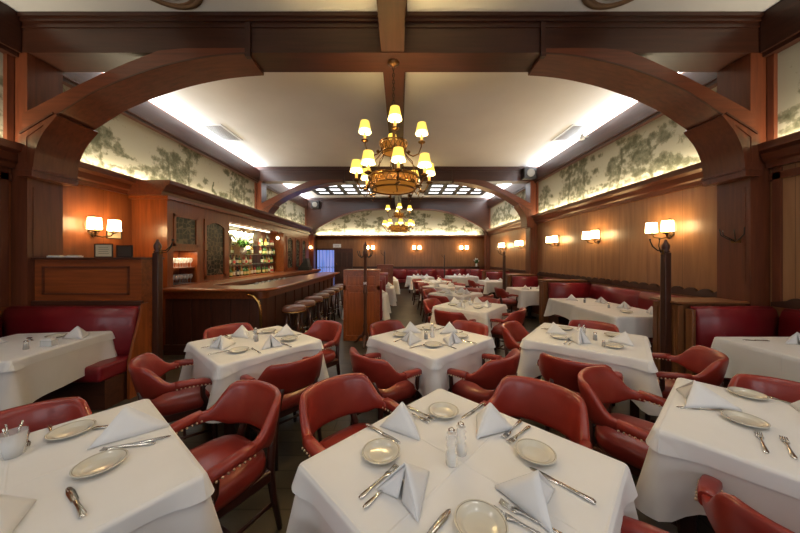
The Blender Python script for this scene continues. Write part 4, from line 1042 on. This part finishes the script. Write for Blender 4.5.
# ------------------------------------------------------------------ chair
def chair():
    t = thing('armchair', '', 'chair')   # faces +Y, origin on the floor under the seat centre
    # seat cushion, wider in front, crowned
    rings = []
    for (z, k) in ((0.375, 0.90), (0.385, 0.98), (0.42, 1.0), (0.455, 0.985), (0.475, 0.92), (0.486, 0.72), (0.490, 0.35)):
        rg = []
        for i in range(28):
            a = 2 * PI * i / 28; ca, sa = math.cos(a), math.sin(a)
            ex = abs(ca) ** 0.55 * (1 if ca >= 0 else -1); ey = abs(sa) ** 0.55 * (1 if sa >= 0 else -1)
            wx = 0.232 + 0.016 * ey; rg.append((wx * ex * k, 0.225 * ey * k, z))
        rings.append(rg)
    MB_ = MB(); MB_.ring_loft(rings); MB_.build('seat', M['leather'], t)
    m = MB().box(-0.215, -0.20, 0.325, 0.215, 0.20, 0.385, 0.01); m.build('seat_frame', M['leg'], t)
    # wrap-round back pad
    rings = []; n = 24; th = 0.024
    for i in range(n + 1):
        u = -1 + 2 * i / n; a = R(-90 + 84 * u)
        rx, ry = 0.270, 0.262
        ca, sa = math.cos(a), math.sin(a)
        x, y = rx * abs(ca) ** 0.8 * (1 if ca > 0 else -1), 0.0 + ry * sa
        nx, ny = ca, sa; nl = math.hypot(nx, ny); nx /= nl; ny /= nl
        f = abs(u)
        s_ = 0 if f < 0.50 else min(1, (f - 0.50) / 0.34); s_ = s_ * s_ * (3 - 2 * s_)
        zt = 0.775 - 0.135 * s_ - 0.008 * f; zb = 0.525 + 0.05 * s_
        tilt = 0.055 * (1 - 0.8 * s_)
        zm = (zt + zb) / 2; rg = []
        for k in range(14):
            b = 2 * PI * k / 14; cb, sb = math.cos(b), math.sin(b)
            hz = (abs(sb) ** 0.45) * (1 if sb >= 0 else -1) * (zt - zb) / 2
            o_ = (abs(cb) ** 0.6) * (1 if cb >= 0 else -1) * th
            lean = tilt * (hz / ((zt - zb) / 2) * 0.5 + 0.5)
            rg.append((x + nx * (o_ + lean * 0.5), y + ny * (o_ + lean), zm + hz))
        rings.append(rg)
    m = MB(); m.ring_loft(rings); m.build('backrest', M['leather'], t)
    # padded arms with nail heads
    for s in (-1, 1):
        pts = [(0.276, -0.06, 0.612), (0.278, 0.0, 0.612), (0.276, 0.06, 0.606), (0.270, 0.12, 0.597), (0.263, 0.16, 0.582), (0.260, 0.172, 0.565)]
        rings = []
        for i, (x, y, z) in enumerate(pts):
            w_ = [0.026, 0.030, 0.031, 0.031, 0.027, 0.012][i]; h_ = [0.030, 0.026, 0.025, 0.025, 0.022, 0.012][i]; rg = []
            for k in range(12):
                b = 2 * PI * k / 12; cb, sb = math.cos(b), math.sin(b)
                rg.append((s * x + (abs(cb) ** 0.6) * (1 if cb >= 0 else -1) * w_, y, z + (abs(sb) ** 0.6) * (1 if sb >= 0 else -1) * h_))
            rings.append(rg)
        m = MB(); m.ring_loft(rings); arm = m.build('arm_pad', M['leather'], t)
        m = MB()
        for k in range(9):
            y = -0.05 + 0.025 * k; z = 0.598 - 0.0004 * k * k * 0.5
            for dx in (-1, 1): m.sphere((s * 0.275 + dx * 0.032, y, z - 0.006), 0.0065, 6, 4)
        m.build('nail_trim', M['nail'], arm)
        # curved arm support rising from the seat rail
        m = MB(); m.tube([(s * 0.22, 0.12, 0.36), (s * 0.243, 0.14, 0.42), (s * 0.256, 0.11, 0.49), (s * 0.262, 0.11, 0.55), (s * 0.266, 0.13, 0.585)], [0.022, 0.021, 0.018, 0.018, 0.02], 8)
        m.build('arm_support', M['leg'], t)
        m = MB(); m.tube([(s * 0.205, 0.185, 0.375), (s * 0.208, 0.192, 0.2), (s * 0.215, 0.205, 0.0)], [0.024, 0.02, 0.015], 8); m.build('leg', M['leg'], t)
        m = MB(); m.tube([(s * 0.14, -0.262, 0.58), (s * 0.155, -0.24, 0.48), (s * 0.17, -0.22, 0.36), (s * 0.18, -0.235, 0.2), (s * 0.19, -0.27, 0.0)], [0.019, 0.022, 0.024, 0.02, 0.015], 8); m.build('leg', M['leg'], t)
        m = MB(); m.tube([(s * 0.209, 0.19, 0.17), (s * 0.182, -0.24, 0.17)], 0.011, 7); m.build('stretcher', M['leg'], t)
    m = MB(); m.tube([(-0.21, 0.0, 0.17), (0.21, 0.0, 0.17)], 0.011, 7); m.build('stretcher', M['leg'], t)
    return t
PCH = Proto(chair)
SW_ = {0: 'far right', 1: 'far left', 2: 'near left', 3: 'near right'}
def place_chair(T, k, dist=0.62, slide=0.0, twist=0.0, where=None):
    a = R(T['rot'] + 90 * k); n = (math.cos(a), math.sin(a)); h = (T['sx'] if k % 2 == 0 else T['sy']) / 2
    d = h + dist - 0.47
    x = T['cx'] + n[0] * d - n[1] * slide; y = T['cy'] + n[1] * d + n[0] * slide
    PCH.put((x, y, 0), a + R(90) + R(twist), 'red leather armchair at the %s side of %s' % (where or SW_[k], T['desc']))
def setting(T, k, what='pNFK', nd=0.285, jit=0, dx=0, dy=0, spin=0):
    rj = random.Random(int(T['cx'] * 100) * 7 + k + jit)
    a = R(T['rot'] + 90 * k); n = Vector((math.cos(a), math.sin(a), 0)); l = Vector((-n.y, n.x, 0)) * -1.0
    l = Vector((n.y, -n.x, 0))     # diner faces -n ; diner's left hand
    l = Vector((-(-n.y), -n.x, 0))
    c = Vector((T['cx'] + dx, T['cy'] + dy, T.get('zt', ZT))); D = T['desc']; S = SW_[k]
    def at(al, an): return tuple(c + l * al + n * an)
    j = lambda s_: rj.uniform(-s_, s_)
    if 'N' in what: PN.put(at(j(0.02), nd + j(0.02)), a - R(90) + R(180) * 0 + j(0.35) + R(spin), 'white folded triangular napkin at the %s side of %s' % (S, D), scale=(0.9, 0.9, 0.95))
    if 'p' in what: PPL.put(at(0.22 + j(0.012), 0.22 + j(0.012)), j(3), 'cream bread plate beside the %s napkin of %s' % (S, D))
    if 'F' in what:
        PF.put(at(0.125, nd + 0.03 + j(0.015)), a + R(90) + j(0.12), 'silver outer fork beside the %s napkin of %s' % (S, D))
    if 'G' in what:
        PF.put(at(0.085, nd + 0.05 + j(0.015)), a + R(90) + j(0.12), 'silver inner fork beside the %s napkin of %s' % (S, D))
    if 'K' in what: PK.put(at(-0.13, nd + 0.05 + j(0.015)), a + R(90) + j(0.1), 'silver table knife right of the %s napkin of %s' % (S, D))
TB = {}
def tb(key, cx, cy, sx, sy, rot, desc, **kw):
    make_table(cx, cy, sx, sy, rot, desc, seed=len(TB) + 3, **kw)
    TB[key] = dict(cx=cx, cy=cy, sx=sx, sy=sy, rot=rot, desc=desc, zt=ZT if kw.get('topper', True) else 0.7435)
    return TB[key]
T1 = tb('1', 0.252, 1.13, 0.91, 0.91, 45, 'the nearest centre table')
T2 = tb('2', 0.315, 2.92, 0.90, 0.87, 43, 'the second centre table')
T3 = tb('3', -1.42, 2.78, 0.88, 0.88, 49, 'the table beside the bar')
T4 = tb('4', 1.905, 2.90, 0.90, 0.96, 51, 'the table beside the right post')
T5 = tb('5', -1.40, 1.00, 0.92, 0.92, 52, 'the nearest left table')
T6 = tb('6', 1.88, 1.29, 0.88, 0.94, 40, 'the nearest right table')
T7 = tb('7', -3.60, 2.64, 0.88, 0.92, 8, 'the left booth table', legs=False, ped=(0.1, -0.15), topper=True, drop=0.36, corner=0.46)
T8 = tb('8', 3.71, 2.42, 0.88, 1.05, 0, 'the front right booth table', legs=False, topper=False, drop=0.33, corner=0.40, ped=(-0.2, -0.1))
T9a = tb('9a', 3.42, 5.28, 0.84, 0.84, 2, 'the second booth farther table', legs=False, topper=False, drop=0.27, corner=0.36, ped=(-0.1, 0))
T9b = tb('9b', 3.42, 4.38, 0.90, 0.90, 2, 'the second booth nearer table', legs=False, topper=False, drop=0.27, corner=0.36, ped=(-0.1, 0))
T10 = tb('10', 1.20, 4.84, 0.90, 0.90, 52, 'the third aisle-side table')
T11 = tb('11', 1.28, 6.50, 0.86, 0.86, 48, 'the fourth aisle-side table')
T12 = tb('12', 1.25, 8.05, 0.86, 0.86, 46, 'the fifth aisle-side table', topper=False)
T13 = tb('13', 1.15, 9.7, 0.86, 0.86, 45, 'the sixth aisle-side table', topper=False)
T14 = tb('14', 0.85, 12.0, 0.95, 0.95, 10, 'the last aisle table', topper=False, drop=0.36, corner=0.48)
T15 = tb('15', 2.65, 12.2, 1.20, 0.90, 4, 'the far back-bench table', topper=False, drop=0.36, corner=0.48)
T16 = tb('16', 3.25, 9.85, 0.80, 0.80, 2, 'the fourth right booth table', legs=False, topper=False, drop=0.34, corner=0.42)
T17 = tb('17', 3.38, 7.40, 0.84, 0.84, 3, 'the third right booth table', legs=False, topper=False, drop=0.34, corner=0.44)
TA = tb('A', -0.72, 6.28, 0.84, 0.70, 0, 'the first table behind the station', legs=False, topper=False, drop=0.40, corner=0.48)
TBb = tb('B', -0.60, 7.90, 0.84, 0.70, 0, 'the second table behind the station', legs=False, topper=False, drop=0.40, corner=0.48)
TC = tb('C', -0.50, 10.25, 0.84, 0.80, 0, 'the table behind the farther partition', legs=False, topper=False, drop=0.40, corner=0.48)

# nearest centre table
for k in range(4): setting(T1, k, 'pNFGK', dx=-0.01, dy=0.045)
PM.put((0.205, 1.125, ZT), 0, 'taller clear salt shaker nearest the camera on the nearest centre table')
PM.put((0.255, 1.185, ZT), 0, 'clear shaker just behind its twin on the nearest centre table', scale=(1, 1, 0.92))
for k, d_, sl in ((0, 0.66, 0), (1, 0.72, 0), (2, 0.66, 0), (3, 0.60, 0.05)): place_chair(T1, k, d_, sl)
# second centre table
for k in range(4): setting(T2, k, 'pNFK')
PM.put((0.33, 2.90, ZT), 0, 'clear salt shaker in the middle of the second centre table')
PPS.put((0.26, 2.84, ZT), 0, 'pepper shaker in the middle of the second centre table')
for k, d_ in enumerate((0.53, 0.53, 0.60, 0.60)): place_chair(T2, k, d_)
# by the bar
for k in range(4): setting(T3, k, 'pNFK')
PPS.put((-1.40, 2.76, ZT), 0, 'pepper shaker in the middle of the table beside the bar')
PM.put((-1.45, 2.84, ZT), 0, 'clear salt shaker in the middle of the table beside the bar', scale=(1, 1, 0.8))
for k, d_, tw in ((0, 0.66, 6), (1, 0.56, 0), (2, 0.60, -10), (3, 0.60, 0)): place_chair(T3, k, d_, twist=tw)
# by the right post
setting(T4, 0, 'p'); setting(T4, 1, 'pNFG'); setting(T4, 2, 'pFG'); setting(T4, 3, 'pN', spin=25)
PN.put((1.72, 2.72, ZT), R(200), 'white napkin standing upright at the front of the table beside the right post', scale=(0.75, 0.9, 1.25))
PJ.put((1.86, 2.90, ZT), 0, 'condiment glass in the middle of the table beside the right post')
PPS.put((1.93, 2.80, ZT), 0, 'taller pepper shaker in the middle of the table beside the right post')
PPS.put((1.87, 2.60, ZT), 0, 'small dark shaker near the front corner of the table beside the right post', scale=(0.8, 0.8, 0.7))
for k, d_, tw in ((0, 0.52, 0), (1, 0.50, 0), (2, 0.64, 0), (3, 0.62, 8)): place_chair(T4, k, d_, twist=tw)
# nearest left
PN.put((-1.276, 1.344, ZT), R(102), 'large white folded napkin lying at the far right of the nearest left table', scale=(1.15, 1.15, 1.0))
PPL.put((-1.17, 1.105, ZT), 0, 'cream bread plate nearest the camera on the nearest left table')
PPL.put((-1.53, 1.318, ZT), 0, 'cream bread plate left of the napkin on the nearest left table')
PF.put((-1.68, 1.275, ZT), R(-129), 'left one of two forks at the far edge of the nearest left table')
PF.put((-1.635, 1.325, ZT), R(-127), 'right one of two forks at the far edge of the nearest left table')
PF.put((-1.17, 1.225, ZT), R(104), 'silver fork crossing the knife before the nearest left table napkin')
PK.put((-1.09, 0.95, ZT), R(58), 'silver knife at the near edge of the nearest left table')
PK.put((-1.36, 1.38, ZT), R(-75), 'silver knife half under the napkin of the nearest left table')
PK.put((-1.15, 1.25, ZT), R(-64), 'silver knife crossing the fork beside the nearest left table napkin')
PN.put((-1.22, 0.84, ZT), R(60), 'white napkin at the bottom left on the nearest left table')
PJ.put((-1.60, 1.17, ZT), 0, 'condiment glass at the left edge of the nearest left table')
place_chair(T5, 0, 0.66, twist=6); place_chair(T5, 1, 0.50)
# nearest right
PN.put((1.695, 1.60, ZT), R(53), 'large white folded napkin at the left corner of the nearest right table', scale=(1.3, 1.15, 1.0))
PPL.put((2.05, 1.67, ZT), 0, 'cream bread plate at the far edge of the nearest right table')
PPL.put((1.71, 1.405, ZT), 0, 'cream bread plate nearest the camera on the nearest right table')
PF.put((1.60, 1.25, ZT), R(-45), 'left one of two forks at the near edge of the nearest right table')
PF.put((1.67, 1.215, ZT), R(-45), 'right one of two forks at the near edge of the nearest right table')
PK.put((2.17, 1.655, ZT), R(10), 'silver knife right of the far plate on the nearest right table')
PK.put((1.62, 1.53, ZT), R(80), 'silver knife half under the large napkin of the nearest right table')
PJ.put((2.02, 1.36, ZT), 0, 'condiment glass at the right edge of the nearest right table')
PN.put((2.16, 1.46, ZT), R(-60), 'white napkin behind the condiment glass on the nearest right table')
place_chair(T6, 0, 0.54); place_chair(T6, 1, 0.60); place_chair(T6, 2, 0.60, slide=-0.02)
# booth tables
def napk(T, pts, nm):
    for i, (x, y, r_) in enumerate(pts):
        PN.put((x, y, T['zt']), R(r_), nm[i] % T['desc'])
napk(T7, [(-3.30, 2.90, 60), (-3.82, 2.62, -80)], ['white folded napkin at the far right corner of %s', 'white folded napkin at the wall side of %s'])
PPL.put((-3.52, 2.90, ZT), 0, 'cream bread plate at the far side of the left booth table')
PCD.put((-3.25, 2.62, ZT), R(10), 'glass sugar caddy on the left booth table')
PPS.put((-3.33, 2.52, ZT), 0, 'pepper shaker beside the sugar caddy on the left booth table')
PK.put((-3.45, 2.36, ZT), R(60), 'silver knife at the near side of the left booth table')
PSP.put((-3.68, 2.82, ZT), R(60), 'silver spoon at the far side of the left booth table')
napk(T8, [(3.78, 2.70, 150)], ['white folded napkin at the far side of %s'])
PPL.put((4.00, 2.62, T8['zt']), 0, 'cream bread plate beside the napkin on the front right booth table')
PK.put((3.52, 2.80, T8['zt']), R(80), 'silver knife at the far edge of the front right booth table')
napk(T9a, [(3.30, 5.42, 20), (3.64, 5.10, 100)], ['white folded napkin at the aisle side of %s', 'white folded napkin at the wall side of %s'])
PPS.put((3.34, 5.12, T9a['zt']), 0, 'pepper shaker on the second booth farther table')
PPS.put((3.38, 4.58, T9b['zt']), 0, 'pepper shaker on the second booth nearer table')
PPL.put((3.36, 4.2, T9b['zt']), 0, 'cream bread plate on the second booth nearer table')
napk(T9b, [(3.62, 4.55, 100), (3.68, 4.12, 60)], ['white folded napkin at the far side of %s', 'white folded napkin standing at the near end of %s'])
for T in (T10, T11):
    for k in range(4): setting(T, k, 'pN'); place_chair(T, k, 0.58)
    PM.put((T['cx'], T['cy'], ZT), 0, 'clear salt shaker in the middle of %s' % T['desc'])
for T in (T12, T13):
    for k in range(4): setting(T, k, 'N'); place_chair(T, k, 0.58)
for T in (T14, T15):
    for k in range(4): setting(T, k, 'N')
napk(T16, [(3.1, 10.0, 20), (3.45, 9.7, 100)], ['white folded napkin at the aisle side of %s', 'white folded napkin at the wall side of %s'])
napk(T17, [(3.20, 7.2, 30), (3.62, 7.3, 100)], ['white folded napkin at the aisle side of %s', 'white folded napkin at the wall side of %s'])
PPS.put((3.35, 7.25, T17['zt']), 0, 'pepper shaker on the third right booth table')
for T, nm in ((TA, 'a'), (TBb, 'b'), (TC, 'c')):
    napk(T, [(T['cx'] + 0.28, T['cy'] - 0.18, 30), (T['cx'] + 0.28, T['cy'] + 0.2, 100)], ['white folded napkin at the near aisle corner of %s', 'white folded napkin at the far aisle corner of %s'])
place_chair(T17, 2, 0.62, where='aisle'); place_chair(T16, 2, 0.62, where='aisle')
place_chair(T15, 2, 0.62, where='aisle')
